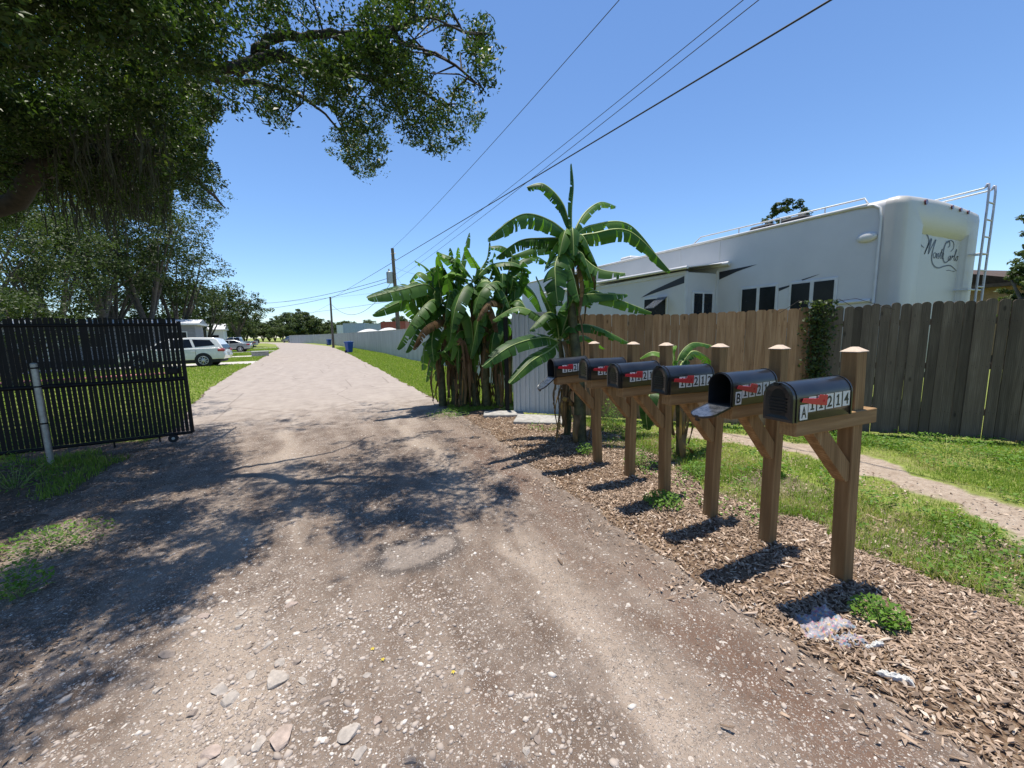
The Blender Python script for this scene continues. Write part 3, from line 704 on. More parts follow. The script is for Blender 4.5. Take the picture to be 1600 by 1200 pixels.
    d.add(V, F, 0)
    I = arch(.004); d.add([(-.004, y, z) for y, z in I], [list(range(n))], 1)
    d.add([(-.0, y, z) for y, z in A]+[(-.004, y, z) for y, z in I], [[k, (k+1) % n, (k+1) % n+n, k+n] for k in range(n)], 0)
    for k in range(5): d.box((-.0195, -.05, .05+k*.018), (-.0145, .05, .058+k*.018)) if open_deg == 0 else None
    d.box((-.030, -.012, BH-.004), (.004, .012, BH+.002)); d.box((-.034, -.014, BH-.016), (-.029, .014, BH+.004))
    dr = d.build('door', [MAT['black_paint'], MAT['lid_inside']], box, fix=False)
    dr.location = (x0+.002, 0, zb+.001); dr.rotation_euler = (0, -math.radians(open_deg), 0)
    # sticker digits on the camera-facing side
    ys = -BW/2-.0012; sw, sh = .060, .086
    stk = []
    for k, ch in enumerate(digits): stk.append((ch, x0+.112+k*.0715, zb+.047+.001*k))
    if letter: stk.append((letter, x0+.046, zb+.008))
    for ch, sx, sz in stk:
        lo = .0006*(ch in 'AB'); m = MB(); m.box((sx, ys-.0006-lo, sz), (sx+sw, ys+.0004, sz+sh), 0)
        zc_ = sz+.010; xc_ = sx+sw/2; yf = ys-.0011-lo
        if ch == '1':
            m.prism([(xc_-.0055, zc_+.009), (xc_+.0065, zc_+.009), (xc_+.0065, zc_+.066), (xc_-.003, zc_+.066), (xc_-.014, zc_+.054), (xc_-.014, zc_+.047), (xc_-.0055, zc_+.051)], yf-.0003, yf+.0003, 'y', 1)
            m.box((xc_-.0145, yf-.0003, zc_), (xc_+.0155, yf+.0003, zc_+.009), 1)
            m.build('number_sticker', [MAT['sticker'], MAT['sticker_ink']], box, fix=False); continue
        V, F = text_mesh(ch, .098, .0022)
        xs = [v[0] for v in V]; w = max(xs)-min(xs); k_ = .040/w if ch != '1' else .022/w
        cx = (max(xs)+min(xs))/2; zs = [v[1] for v in V]; z0_ = min(zs); kz = .066/(max(zs)-z0_)
        ox = 0 if ch != '1' else -.004
        m.add([(sx+sw/2+ox+(v[0]-cx)*k_, ys-.0011-lo, sz+.010+(v[1]-z0_)*kz) for v in V], F, 1)
        m.build('number_sticker' if ch.isdigit() else 'letter_sticker', [MAT['sticker'], MAT['sticker_ink']], box, fix=False)
    f = MB(); y0, y1 = ys-.008, ys-.006
    T = Matrix.Translation((x0+.20, 0, zb+.105)) @ Matrix.Rotation(fl, 4, 'Y')
    f.prism([(-.150, -.010), (-.035, -.022), (.055, -.027), (.055, .032), (-.012, .034), (-.020, .012), (-.142, .012)], y0, y1, 'y', T=T)
    f.tube([T @ Vector((.03, y0-.004, 0)), T @ Vector((.03, ys+.002, 0))], .006, 8)
    f.build('flag', MAT['red_flag'], box, bevel=.001, seg=1)
    return root
boxes = [  # left face x, near y, top-centre pixel, digits, letter, lid angle
    ((2.925, 1.235), 1336, '11214', 'A', 0, 'nearest black mailbox of the row, closed, stickers reading A 11214 under its red flag', .10),
    ((2.950, 1.736), 1218, '11214', 'B', 104, 'black mailbox marked B with its lid hanging open and pale inside', .14),
    ((2.954, 2.243), 1125, '11212', '', 0, 'closed black mailbox whose white stickers read 11212', .03),
    ((2.985, 2.800), 1041, '11210', '', 0, 'closed black mailbox between the 11212 box and the two farthest ones', .05),
    ((3.010, 3.340), 989.5, '11218', '', 0, 'closed black mailbox second from the far end, most digits hidden by its neighbour', .03),
    ((3.005, 3.920), 928, '11220', '', 125, 'farthest black mailbox of the row, lid hanging open, near the banana plant', .05)]
for i, ((bx, by), tx, dg, lt, od, lab, fl) in enumerate(boxes):
    c = Vector((bx+.0445, by+.0445, 0)); top = c+Vector((0, 0, 1.5)); dpx = tx-pr(top)[0]
    D = (top-Vector((0, 0, H_CAM))).dot(_fw); sh = dpx*D/F_PX
    ax = math.atan2(sh*_r.x, 1.5); ay = math.atan2(-sh*_r.y, 1.5)
    make_mailbox((c.x, c.y), (ax, ay, [-.10, .0, -.06, -.03, -.05, -.02][i]), dg, lt, od, lab, fl)

# ------------------------------------------------------------------ fences
FD = (WF1-WF0).normalized(); FLEN = (WF1-WF0).length; FN_ = Vector((-FD.y, FD.x, 0))     # FN_ points behind the fence
if FN_.y < 0: FN_ = -FN_
def along(px, z=0.0):
    lo, hi = -1.0, FLEN+6
    for _ in range(50):
        m = (lo+hi)/2
        if pr(WF0+FD*m+Vector((0, 0, z)))[0] < px: lo = m
        else: hi = m
    return lo
def board_fence(label, s0, s1, hgt_, mat, old, root_name='wooden_fence'):
    root = empty(root_name, tuple(WF0+FD*s0), math.atan2(FD.y, FD.x)); tag(root, label, 'fence')
    rr = random.Random(11 if old else 5); L = s1-s0; x = 0.0; V = []; F = []; var = []
    sgn = 1 if FN_.dot(Vector((-FD.y, FD.x, 0))) > 0 else -1      # local +y behind?
    while x < L-.05:
        w = .139 if not old else .106+rr.uniform(-.006, .006); g = .002+rr.uniform(0, .002) if not old else rr.choice([.002, .003, .004, .011])
        z1 = hgt_(x+s0)+rr.uniform(-.006, .006)*(3 if old else 1); z0 = .03+rr.uniform(-.02, .01); t = .017; yo = rr.uniform(-.004, .004)*(2 if old else 1)
        if old:
            top = [(w*.5+w*.5*math.cos(a), z1-.040+.040*math.sin(a)) for a in [math.pi*k/6 for k in range(7)]]; tw = rr.uniform(-.006, .006)
        else: top = [(w, z1-.022), (w-.03, z1), (.03, z1), (0, z1-.022)]; tw = rr.uniform(-.0015, .0015)
        poly = [(0, z0), (w, z0)]+top; n = len(poly); b = len(V)
        for s_ in (0, 1): V += [(x+u+tw*v, -sgn*(t*.5 if s_ == 0 else -t*.5)+yo, v) for u, v in poly]
        f = [list(range(b, b+n)), list(range(b+2*n-1, b+n-1, -1))]+[[b+i, b+i+n, b+(i+1) % n+n, b+(i+1) % n] for i in range(n)]
        F += f; var += [rr.uniform(0, 1)**1.3]*(2*n)
        for zn in (.39, 1.04, 1.66):
            for un in (.035, w-.035):
                b = len(V); cx, cz = x+un+rr.uniform(-.006, .006), zn+rr.uniform(-.012, .012); q = .0032; yn = -sgn*(t*.5+.0012)+yo
                V += [(cx-q, yn, cz-q), (cx+q, yn, cz-q), (cx+q, yn, cz+q), (cx-q, yn, cz+q), (cx-q, yn+sgn*.003, cz-q), (cx+q, yn+sgn*.003, cz-q), (cx+q, yn+sgn*.003, cz+q), (cx-q, yn+sgn*.003, cz+q)]
                F += [[b, b+1, b+2, b+3], [b, b+4, b+5, b+1], [b+1, b+5, b+6, b+2], [b+2, b+6, b+7, b+3], [b+3, b+7, b+4, b]]; var += [2.0]*8
        x += w+g
    me = bpy.data.meshes.new('boards'); me.from_pydata(V, [], F); me.materials.append(mat)
    at_ = me.attributes.new('var', 'FLOAT', 'POINT'); at_.data.foreach_set('value', var)
    bm = bmesh.new(); bm.from_mesh(me); bmesh.ops.recalc_face_normals(bm, faces=bm.faces); bm.to_mesh(me); bm.free()
    link(bpy.data.objects.new('boards', me), root)
    for zr in (.35, 1.0, 1.62):
        r = MB(); r.box((0, sgn*.0135, zr), (L, sgn*.0515, zr+.085)) if sgn > 0 else r.box((0, -.0515, zr), (L, -.0135, zr+.085)); r.build('rail', mat, root)
    for k in range(int(L/2.3)+1):
        p = MB(); xx = min(L-.1, .1+k*2.3); p.box((xx, sgn*.053 if sgn > 0 else -.142, -.3), (xx+.089, sgn*.142 if sgn > 0 else -.053, 1.78)); p.build('fence_post', mat, root)
    return root
def toph(s): return np.interp(s, [0, 2.9, 5.3, 7.4, 12], [2.0, 1.885, 1.93, 1.95, 1.95])
sA, sB = along(884), along(1262)
board_fence('new brown dog eared board fence between the banana plants and the vine', sA+.01, sB-.01, toph, MAT['new_fence'], False)
board_fence('old weathered grey board fence with rounded tops at the right', sB+.01, FLEN+5.5, toph, MAT['old_fence'], True)

def ribbed(name, parent, A, B, h0, h1, mat, pitch=.23, depth=.022):
    """ribbed steel sheet standing on the line A-B"""
    A = Vector((*A, 0)); B = Vector((*B, 0)); L = (B-A).length; d = (B-A)/L; nn = Vector((d.y, -d.x, 0))
    prof = []; x = 0.0
    while x < L:
        for u, dep in ((0, 0), (.11, 0), (.14, .35), (.30, .35), (.33, 0), (.5, 0), (.55, 1), (.72, 1), (.77, 0)):
            if x+u*pitch < L: prof.append((x+u*pitch, dep*depth))
        x += pitch
    prof.append((L, 0)); V = []; T = .0025
    for off in (0, -T):
        for z in (0, 1):
            for u, dp in prof: p = A+d*u+nn*(dp+off); hh = h0+(h1-h0)*u/L; V.append((p.x, p.y, hh if z else .02))
    n = len(prof); F = []
    for k in range(n-1): F += [[k, k+1, n+k+1, n+k], [2*n+k, 3*n+k, 3*n+k+1, 2*n+k+1], [n+k, n+k+1, 3*n+k+1, 3*n+k]]
    m = MB(); m.add(V, F); return m.build(name, mat, parent)
def metal_fence(label, pts, h, name='metal_fence', mat='sheet', pitch=.23):
    root = empty(name, (0, 0, 0)); tag(root, label, 'fence')
    for (a, b) in zip(pts[:-1], pts[1:]): ribbed('steel_panel', root, a, b, h, h, MAT[mat], pitch, .032)
    for a, b in zip(pts[:-1], pts[1:]):
        L = math.hypot(b[0]-a[0], b[1]-a[1]); k = max(1, int(L/2.4))
        for i in range(k):
            t = i/k; x, y = a[0]+(b[0]-a[0])*t, a[1]+(b[1]-a[1])*t
            dx, dy = (b[1]-a[1])/L, -(b[0]-a[0])/L
            if dx < 0: dx, dy = -dx, -dy
            p = MB(); p.box((x+dx*.09-.03, y+dy*.09-.03, -.2), (x+dx*.09+.03, y+dy*.09+.03, h-.05)); p.build('fence_post', MAT['galv'], root)
        c = MB(); nn = Vector((dx*.03, dy*.03, 0)); A = Vector((a[0], a[1], h)); B = Vector((b[0], b[1], h))
        d = (B-A).normalized()*.004
        c.add([A-nn-d, B-nn+d, B+nn+d, A+nn-d, A-nn-d+Vector((0, 0, .02)), B-nn+d+Vector((0, 0, .02)), B+nn+d+Vector((0, 0, .02)), A+nn-d+Vector((0, 0, .02))], [[3, 2, 1, 0], [4, 5, 6, 7], [0, 1, 5, 4], [1, 2, 6, 5], [2, 3, 7, 6], [3, 0, 4, 7]])
        c.build('top_trim', MAT['sheet'], root)
    return root
metal_fence('long pale grey ribbed steel fence running along the road into the distance', [tuple(p) for p in FENCE_FAR], 1.98)
a0 = WF0-FD*.0; a1 = WF0+FD*(sA-.01)
metal_fence('short pale ribbed steel fence panel beside the banana clump', [(a0.x, a0.y), (a1.x, a1.y)], 2.0, pitch=.2)
gpost = MB(); g = WF0+Vector((-.08, .14, 0)); gpost.box((g.x-.035, g.y-.035, -.2), (g.x+.035, g.y+.035, 1.95), bev=.006)
tag(gpost.build('gate_post', MAT['black_metal']), 'square black metal post beside the banana clump at the fence end', 'post')

# ------------------------------------------------------------------ the black slatted gate at left
def gate():
    A = Vector(gp(301, 676, .12)); B = Vector(gp(82, 701, .12)); A.z = B.z = 0
    d = (B-A).normalized(); L = 4.6; root = empty('sliding_gate', tuple(A), math.atan2(d.y, d.x))
    tag(root, 'black chain link gate with vertical slats and small roller wheels', 'gate')
    H0, H1 = .13, 1.93; r = .028; bk = MAT['black_metal']
    for k in (0, 2.3, L):
        m = MB(); m.tube([(k, 0, H0), (k, 0, H1)], r, 10); m.build('frame_upright', bk, root)
    for z in (H0, 1.02, H1-.05):
        m = MB(); m.tube([(0, 0, z), (L, 0, z)], r*.9 if z != 1.02 else r*1.15, 10); m.build('frame_rail', bk, root)
    s = MB(); k = .06; rr = random.Random(3)
    while k < L-.04:
        lean = rr.uniform(-.004, .004); s.box((k-.0225, .006, H0+.03), (k+.0225, .012, H1+.05+rr.uniform(-.012, .012)), T=Matrix.Translation((0, 0, 0)) @ Matrix.Shear('XY', 4, (lean, 0))); k += .0555
    s.build('slats', bk, root)
    w = MB(); st = .058; nn = int(L/st)+int(1.8/st)+2
    for i in range(-int(1.75/st), int(L/st)):
        for sg in (1, -1):
            x0 = i*st; pts = []
            xa, za = x0, H0+.02; xb, zb = x0+1.75, H0+1.77
            if sg < 0: za, zb = zb, za
            t0 = max(0, (0-xa)/(xb-xa)); t1 = min(1, (L-xa)/(xb-xa))
            if t1 <= t0: continue
            p0 = (xa+(xb-xa)*t0, -.004*sg, za+(zb-za)*t0); p1 = (xa+(xb-xa)*t1, -.004*sg, za+(zb-za)*t1); w.tube([p0, p1], .0030, 3, caps=False)
    w.build('chain_link', bk, root)
    for k in (.42, .95): 
        m = MB(); m.tube([(k-.0, 0, H0), (k, 0, .03)], .012, 6); m.build('drop_rod', bk, root)
    for k in (.25, 3.4):
        m = MB(); m.tube([(k, -.02, .065), (k, .02, .065)], .065, 20, smooth=False); wl = m.build('roller_wheel', MAT['tyre'], root)
        m = MB(); m.tube([(k, -.024, .065), (k, .024, .065)], .022, 14, smooth=False); m.build('hub', MAT['galv'], wl)
    m = MB(); m.box((.08, -.05, 1.1), (.2, .05, 1.2), bev=.01); m.build('latch', bk, root)
    p = gp(80, 724); q = pr(Vector((p.x, p.y, 1.47))); t = MB()
    # galvanised post in front of it
    t.tube([(0, 0, -.2), (0, 0, 1.36)], .034, 14); t.ball((0, 0, 1.36), (.036, .036, .02))
    for z in (.55, 1.05, 1.3): t.tube([(0, 0, z), (0, 0, z+.02)], .038, 14, m=1)
    o = t.build('gate_post', [MAT['galv'], MAT['black_metal']]); o.location = (p.x, p.y, 0); o.rotation_euler = (0, 0, 0)
    tag(o, 'round galvanised steel post standing in front of the black slatted gate', 'post')
gate()

# ------------------------------------------------------------------ the big white trailer behind the fence
def smooth_curve(P, n=8):
    P = [Vector(p) for p in P]; out = []
    for i in range(len(P)-1):
        a, b, c, d = P[max(i-1, 0)], P[i], P[i+1], P[min(i+2, len(P)-1)]
        for k in range(n):
            t = k/n; out.append(.5*((2*b)+(c-a)*t+(2*a-5*b+4*c-d)*t*t+(3*b-a-3*c+d)*t**3))
    out.append(P[-1]); return out
def trailer():
    X0 = 8.5; c0 = atX(1418, 303, X0); YC = c0.y; W = 2.95; YE = YC+13.5; ZT = c0.z+.02; ZB = .75; SL = .013
    root = empty('travel_trailer', (X0, YC, 0)); tag(root, 'large white travel trailer with dark windows parked behind the wooden fences', 'trailer')
    def zt(y): return ZT+(y-YC)*SL
    col = MAT['rv_white']
    # body: rounded section lofted along its length, rounded over at the rear
    def section(y, ins):
        r = .13; X1 = X0+W; z1 = zt(y)-ins*.9; P = [(X0+ins, ZB), ]
        for k in range(7):
            a = math.pi-math.pi/2*k/6; P.append((X0+ins+r+r*math.cos(a), z1-r+r*math.sin(a)))
        for k in range(1, 6): t = k/6; P.append((X0+ins+r+(W-2*ins-2*r)*t, z1+.05*math.sin(math.pi*t)))
        for k in range(7):
            a = math.pi/2-math.pi/2*k/6; P.append((X1-ins-r+r*math.cos(a), z1-r+r*math.sin(a)))
        P.append((X1-ins, ZB)); return [(x-X0, y-YC, z) for x, z in P]
    rings = [(YC+.26, 0), (YC+3, 0), (YC+8, 0), (YE, 0)]
    V = []; F = []; n = len(section(0, 0))
    for y, i in rings: V += section(y, i)
    for k in range(len(rings)-1):
        for j in range(n-1): F.append([k*n+j, k*n+j+1, (k+1)*n+j+1, (k+1)*n+j])
        F.append([k*n+n-1, k*n, (k+1)*n, (k+1)*n+n-1])
    F.append(list(range(n))); F.append(list(range((len(rings)-1)*n, len(rings)*n))[::-1])
    m = MB(); m.add(V, F, 0, True); body = m.build('body', col, root)
    bm = body.modifiers.new('e', 'EDGE_SPLIT'); bm.split_angle = math.radians(35)
    # rear cap: hollow moulding round a recessed panel
    xl = atY(1437, 400, YC).x-X0; xr = atY(1510, 400, YC).x-X0; zl = atY(1440, 352, YC).z; xr = min(xr, W-.35)
    V = []; F = []; rr = [(.262, -.012), (.14, -.012), (.05, .015), (.015, .05), (.0, .11)]
    for dy, ins in rr: V += [(x, dy, z) for x, _, z in section(YC, ins)]
    for k in range(len(rr)-1):
        for j in range(n-1): F.append([k*n+j, k*n+j+1, (k+1)*n+j+1, (k+1)*n+j])
    # front ring down to the recess opening
    zr_in = zl; rec = .075
    last = [(x, .0, z) for x, _, z in section(YC, .16)]
    inner = []
    for x, _, z in last: inner.append((min(max(x, xl), xr), 0.0, min(z, zr_in)))
    inner[0] = (xl, 0, ZB); inner[-1] = (xr, 0, ZB)
    b = len(V); V += inner; lb = (len(rr)-1)*n
    for j in range(n-1): F.append([lb+j, lb+j+1, b+j+1, b+j])
    deep = [(min(max(x, xl+.07), xr-.07), rec, min(z, zr_in-.10)) for x, y, z in inner]; b2 = len(V); V += deep
    for j in range(n-1): F.append([b+j, b+j+1, b2+j+1, b2+j])
    cap = MB(); cap.add(V, F, 0, True); cap.add([(xl+.02, rec, ZB), (xr-.02, rec, ZB), (xr-.02, rec, zr_in-.1), (xl+.02, rec, zr_in-.1)], [[0, 1, 2, 3]], 0)
    rc = cap.build('rear_cap', MAT['rv_cream'], root, fix=True); em = rc.modifiers.new('e', 'EDGE_SPLIT'); em.split_angle = math.radians(50)
    for px, py in ((1446, 316), (1487, 324), (1500, 328), (1512, 332)):
        q = atY(px, py, YC); l = MB(); l.tube([(q.x-X0, -.022, q.z), (q.x-X0, .03, q.z)], .042 if px < 1450 else .034, 14); l.build('marker_lamp', MAT['red_lens'], rc)
    # mouldings on the side wall
    def onside(px, py): q = atX(px, py, X0); return (q.y-YC, q.z)
    t = MB(); t.tube([(-.014, .30, ZB), (-.014, .30, ZT-.30), (-.014, .33, ZT-.14), (-.014, .42, ZT-.07), (-.014, .60, ZT-.055)], .022, 8)
    t.build('corner_moulding', MAT['rv_trim'], root)
    t = MB(); t.tube([(-.006, .5, zt(YC+.5)-.05), (-.006, 13.3, zt(YC+13.3)-.05)], .028, 8); t.build('roof_moulding', MAT['rv_trim'], root)
    yb, zb_ = onside(1400, 467); y2, _ = onside(1310, 472)
    t = MB(); t.tube([(-.012, .34, zb_), (-.012, y2, zb_-.01)], .028, 8); t.build('rub_rail', MAT['rv_trim'], root)
    def window(pxa, pya, pxb, pyb, name='window', x=0.0, zl_=None):
        (ya, za), (yb2, zb2) = onside(pxa, pya), onside(pxb, pyb); y0, y1 = sorted((ya, yb2)); z1 = max(za, zb2); z0 = z1-.78
        f = MB(); f.box((x-.022, y0-.05, z0-.05), (x+.01, y1+.05, z1+.05), bev=.012); fr = f.build(name, MAT['rv_trim'], root)
        ym = (y0+y1)/2; gap = .035
        for a, b3 in ((y0, ym-gap), (ym+gap, y1)):
            g2 = MB(); g2.box((x-.030, a, z0), (x-.018, b3, z1), bev=.004); g2.build('pane', MAT['rv_glass'], fr)
    window(1305, 437, 1238, 446); window(1213, 447, 1161, 453)
    # oval vent and dark swooshes
    (yv, zv) = onside(1355, 371); v = MB(); v.ball((-.01, yv, zv), (.05, .15, .085), nu=16, nv=10); v.build('round_vent', MAT['rv_trim'], root)
    def swoosh(a, b4, c4, d4):
        P = [onside(*p) for p in (a, b4, c4, d4)]
        m3 = MB(); m3.prism([(p[0], p[1]) for p in P], -.004, .002, 'x'); m3.build('side_stripe', MAT['rv_stripe'], root)
    swoosh((1124, 425), (1183, 413), (1150, 425), (1124, 437)); swoosh((1217, 450), (1240, 444), (1236, 447), (1217, 455)); swoosh((1252, 437), (1281, 428), (1274, 431), (1254, 438.5))
    for px in (1124, 1063):
        ya, _ = onside(px, 400); s2 = MB(); s2.box((-.007, ya-.012, 1.0), (.01, ya+.012, zt(YC+ya)-.1)); s2.build('wall_seam', MAT['rv_trim'], root)
    # slide-out room
    ya, za = onside(1120, 430); q = atY(1072, 438, YC+ya); P_ = X0-q.x; P_ = max(.5, min(1.1, P_))
    ye = ya+4.3; ztop = za+.04
    so_ = MB(); so_.box((-P_, ya, 1.0), (.0, ye, ztop), bev=.02); sr = so_.build('slide_out', col, root)
    e = MB(); e.box((-P_-.02, ya-.02, 1.0), (-P_+.04, ya+.03, ztop+.01)); e.box((-.03, ya-.035, 1.0), (.01, ya+.0, ztop+.06)); e.box((-P_-.02, ya+.03, ztop-.05), (-P_+.02, ye, ztop+.02)); e.build('slide_trim', MAT['rv_trim'], sr)
    # awning roll above it, running forwards
    aw = MB(); q1 = onside(1137, 411); z_a = q1[1]; aw.tube([(-.06, ya-.35, z_a-.02), (-.06, ya+8, z_a+.10)], .05, 10); aw.add([(-.06, ya-.2, z_a+.0), (-P_-.1, ya-.1, ztop+.07), (-P_-.1, ye, ztop+.13), (-.06, ye, z_a+.06), (-.06, ya-.2, z_a+.012), (-P_-.1, ya-.1, ztop+.082), (-P_-.1, ye, ztop+.142), (-.06, ye, z_a+.072)], [[0, 1, 2, 3], [7, 6, 5, 4], [0, 4, 5, 1], [1, 5, 6, 2], [2, 6, 7, 3], [3, 7, 4, 0]])
    aw.tube([(-P_-.1, ya-.12, ztop+.075), (-P_-.1, ye, ztop+.135)], .035, 10)
    aw.build('slide_awning', MAT['rv_trim'], root)
    # end window of the slide-out (faces the camera), side window and its stripe
    ex0 = atY(1083, 470, YC+ya).x-X0; ex1 = atY(1111, 470, YC+ya).x-X0; ez1 = atY(1095, 459, YC+ya).z
    f = MB(); f.box((ex0-.05, ya-.028, ez1-.8), (ex1+.05, ya+.01, ez1+.05), bev=.012); fr = f.build('window', MAT['rv_trim'], sr)
    em_ = (ex0+ex1)/2
    for a, b3 in ((ex0, em_-.03), (em_+.03, ex1)):
        g2 = MB(); g2.box((a, ya-.036, ez1-.75), (b3, ya-.02, ez1), bev=.004); g2.build('pane', MAT['rv_glass'], fr)
    def onslide(px, py): q = atX(px, py, X0-P_); return (q.y-YC, q.z)
    Pp = [onslide(*p) for p in ((1070, 431), (1070, 442), (1002, 465), (1018, 455))]; m3 = MB(); m3.prism(Pp, -P_-.006, -P_+.002, 'x'); m3.build('side_stripe', MAT['rv_stripe'], sr)
    (wa, wz), (wb, _) = onslide(1044, 462), onslide(1006, 466)
    f = MB(); f.box((-P_-.025, wa, wz-.8), (-P_+.01, wb, wz+.02), bev=.012); fr = f.build('window', MAT['rv_trim'], sr)
    g2 = MB(); g2.box((-P_-.032, wa+.05, wz-.75), (-P_-.02, wb-.05, wz-.04), bev=.004); g2.build('pane', MAT['rv_glass'], fr)
    aw2 = MB(); aw2.add([(-P_-.03, wa, wz-.02), (-P_-.03, wb-.5, wz-.02), (-P_-.45, wb-.5, wz-.28), (-P_-.45, wa, wz-.28), (-P_-.03, wa, wz-.035), (-P_-.03, wb-.5, wz-.035), (-P_-.45, wb-.5, wz-.295), (-P_-.45, wa, wz-.295)], [[0, 1, 2, 3], [7, 6, 5, 4], [0, 4, 5, 1], [1, 5, 6, 2], [2, 6, 7, 3], [3, 7, 4, 0]])
    aw2.build('window_awning', MAT['lid_inside'], sr)
    # roof rail, vents
    rl = MB(); pts = [(.10, .55, zt(YC)-.0), (.10, .60, zt(YC)+.10), (.10, 3.9, zt(YC+3.9)+.12), (.10, 4.1, zt(YC+4)+.0)]; rl.tube(pts, .016, 6)
    for yy in (1.2, 2.0, 2.9): rl.tube([(.10, yy, zt(YC+yy)-.02), (.10, yy, zt(YC+yy)+.11)], .012, 6)
    rl.build('roof_rail', MAT['rv_trim'], root)
    for yy, xx in ((1.9, .55), (2.6, .6), (6.8, .5), (9.6, .6)):
        v2 = MB(); v2.box((xx-.25, yy-.25, zt(YC+yy)-.03), (xx+.25, yy+.25, zt(YC+yy)+.13), bev=.04); v2.build('roof_vent', MAT['dark_gap'] if yy < 3 else MAT['rv_trim'], root)
    # ladder
    qt = atY(1556, 296, YC-.15); qb = atY(1534, 470, YC-.15); lx = qt.x-X0; bx = min(lx, qb.x-X0+.0); zt_ = qt.z; wl = .30
    la = MB()
    for xx in (0, wl):
        la.tube(smooth_curve([(bx-wl+xx, -.15, .85), ((bx+lx)/2-wl+xx, -.15, 2.4), (lx-wl+xx, -.15, zt_-.06), (lx-wl+xx-.01, -.10, zt_+.0)], 4), .018, 8)
        la.tube([(lx-wl+xx-.01, -.10, zt_+.0), (lx-wl+xx-.45, 1.5, zt_-.16), (lx-wl+xx-.5, 1.75, ZT+.02)], .016, 8, m=1)
        for z in (2.9, 1.9): la.tube([(bx-wl+xx+(lx-bx)*(z-.85)/2.8, -.15, z), (min(W-.2, bx-wl+xx), .08, z)], .014, 6, m=1)
    z = 1.1
    while z < zt_-.15:
        xx = bx-wl+(lx-bx)*(z-.85)/(zt_-.85); la.tube([(xx, -.15, z), (xx+wl, -.15, z)], .015, 6); z += .30
    la.build('ladder', [MAT['ladder'], MAT['rv_trim']], root)
    q = atY(1502, 453, YC-.02); h2 = MB(); h2.tube([(q.x-X0, -.1, q.z), (q.x-X0+.55, -.12, q.z)], .016, 6); h2.tube([(q.x-X0, -.1, q.z), (q.x-X0, .16, q.z)], .014, 6); h2.build('grab_handle', MAT['rv_trim'], rc)
    # wheels and underframe (hidden by the fence from the road)
    for yy in (5.6, 6.6):
        wv = MB(); wv.tube([(.12, yy, .38), (.38, yy, .38)], .38, 20, smooth=False); w_ = wv.build('wheel', MAT['tyre'], root); wv = MB(); wv.tube([(.11, yy, .38), (.14, yy, .38)], .2, 14, smooth=False); wv.build('rim', MAT['rim'], w_)
    u = MB(); u.box((.4, .4, .55), (W-.4, 13.2, ZB)); u.build('chassis', MAT['black_metal'], root)
    for yy in (1.0, 12.5):
        for xx in (.5, W-.6): u = MB(); u.box((xx, yy, 0), (xx+.1, yy+.1, .56)); u.build('jack_stand', MAT['black_metal'], root)
    # script lettering on the recessed panel: strokes drawn in a 0..100 x 0..60 field
    A = atY(1441, 372, YC+rec); Bq = atY(1514, 404, YC+rec); x0 = xl+.13; x1 = min(xr-.10, Bq.x-X0); zc = A.z; S = (x1-x0)/100
    base = atY(1441, 425, YC+rec).z; SV = (zc-base)/52
    strokes = [  # (points, width)
        ([(12, 38), (4, 42), (0, 52), (6, 60), (15, 59), (22, 48), (15, 28)], 1.5), ([(15, 28), (20, 40), (27, 53), (25, 38), (24, 29)], 2.0), ([(24, 29), (30, 41), (38, 53), (34, 38), (33, 22), (40, 12), (52, 9), (66, 13), (80, 15), (90, 12), (99, 7)], 1.6),
        ([(39, 33), (36, 29), (38, 24), (41, 26), (42, 31), (39, 33)], 1.0), ([(42, 30), (44, 32), (44, 24), (46, 30), (49, 32), (48, 24), (50, 25)], 1.0), ([(50, 26), (54, 34), (56, 40), (53, 26), (56, 25)], 1.0), ([(51, 33), (58, 34)], .8), ([(57, 27), (61, 31), (60, 34), (57, 30), (58, 25), (62, 25)], 1.0),
        ([(70, 44), (74, 48), (71, 54), (64, 51), (60, 40), (60, 27), (66, 19), (74, 22), (79, 28)], 1.8), ([(66, 50), (74, 56), (83, 53), (84, 44), (78, 38)], 1.1),
        ([(79, 31), (75, 29), (74, 24), (78, 24), (80, 31), (79, 24), (82, 25)], 1.0), ([(82, 25), (84, 32), (84, 29), (88, 32)], 1.0), ([(88, 26), (93, 40), (92, 42), (89, 30), (90, 24), (93, 27)], 1.0), ([(96, 32), (93, 28), (95, 24), (98, 27), (97, 32), (100, 31)], 1.0), ([(72, 6), (80, 7), (86, 6)], .8), ([(87, 6.5), (92, 6), (95, 6)], .8)]
    lt = MB()
    for pts, w in strokes:
        cv = smooth_curve([(p[0], 0, p[1]) for p in pts], 6); V = []; F = []; nn_ = len(cv)
        for i, p in enumerate(cv):
            tn = (cv[min(i+1, nn_-1)]-cv[max(i-1, 0)]); sd = Vector((-tn.z, 0, tn.x)); sd = sd.normalized() if sd.length > 1e-6 else Vector((1, 0, 0))
            ww = w*(.35+.65*math.sin(math.pi*(i+.5)/nn_)**.6)*.75
            for sg in (-1, 1): q = p+sd*ww*sg; V.append((x0+q.x*S, rec-.004, base+q.z*SV-.00))
        for i in range(nn_-1): F.append([2*i, 2*i+1, 2*i+3, 2*i+2])
        lt.add(V, F)
    lt.build('script_lettering', MAT['rv_stripe'], rc, fix=False)
trailer()
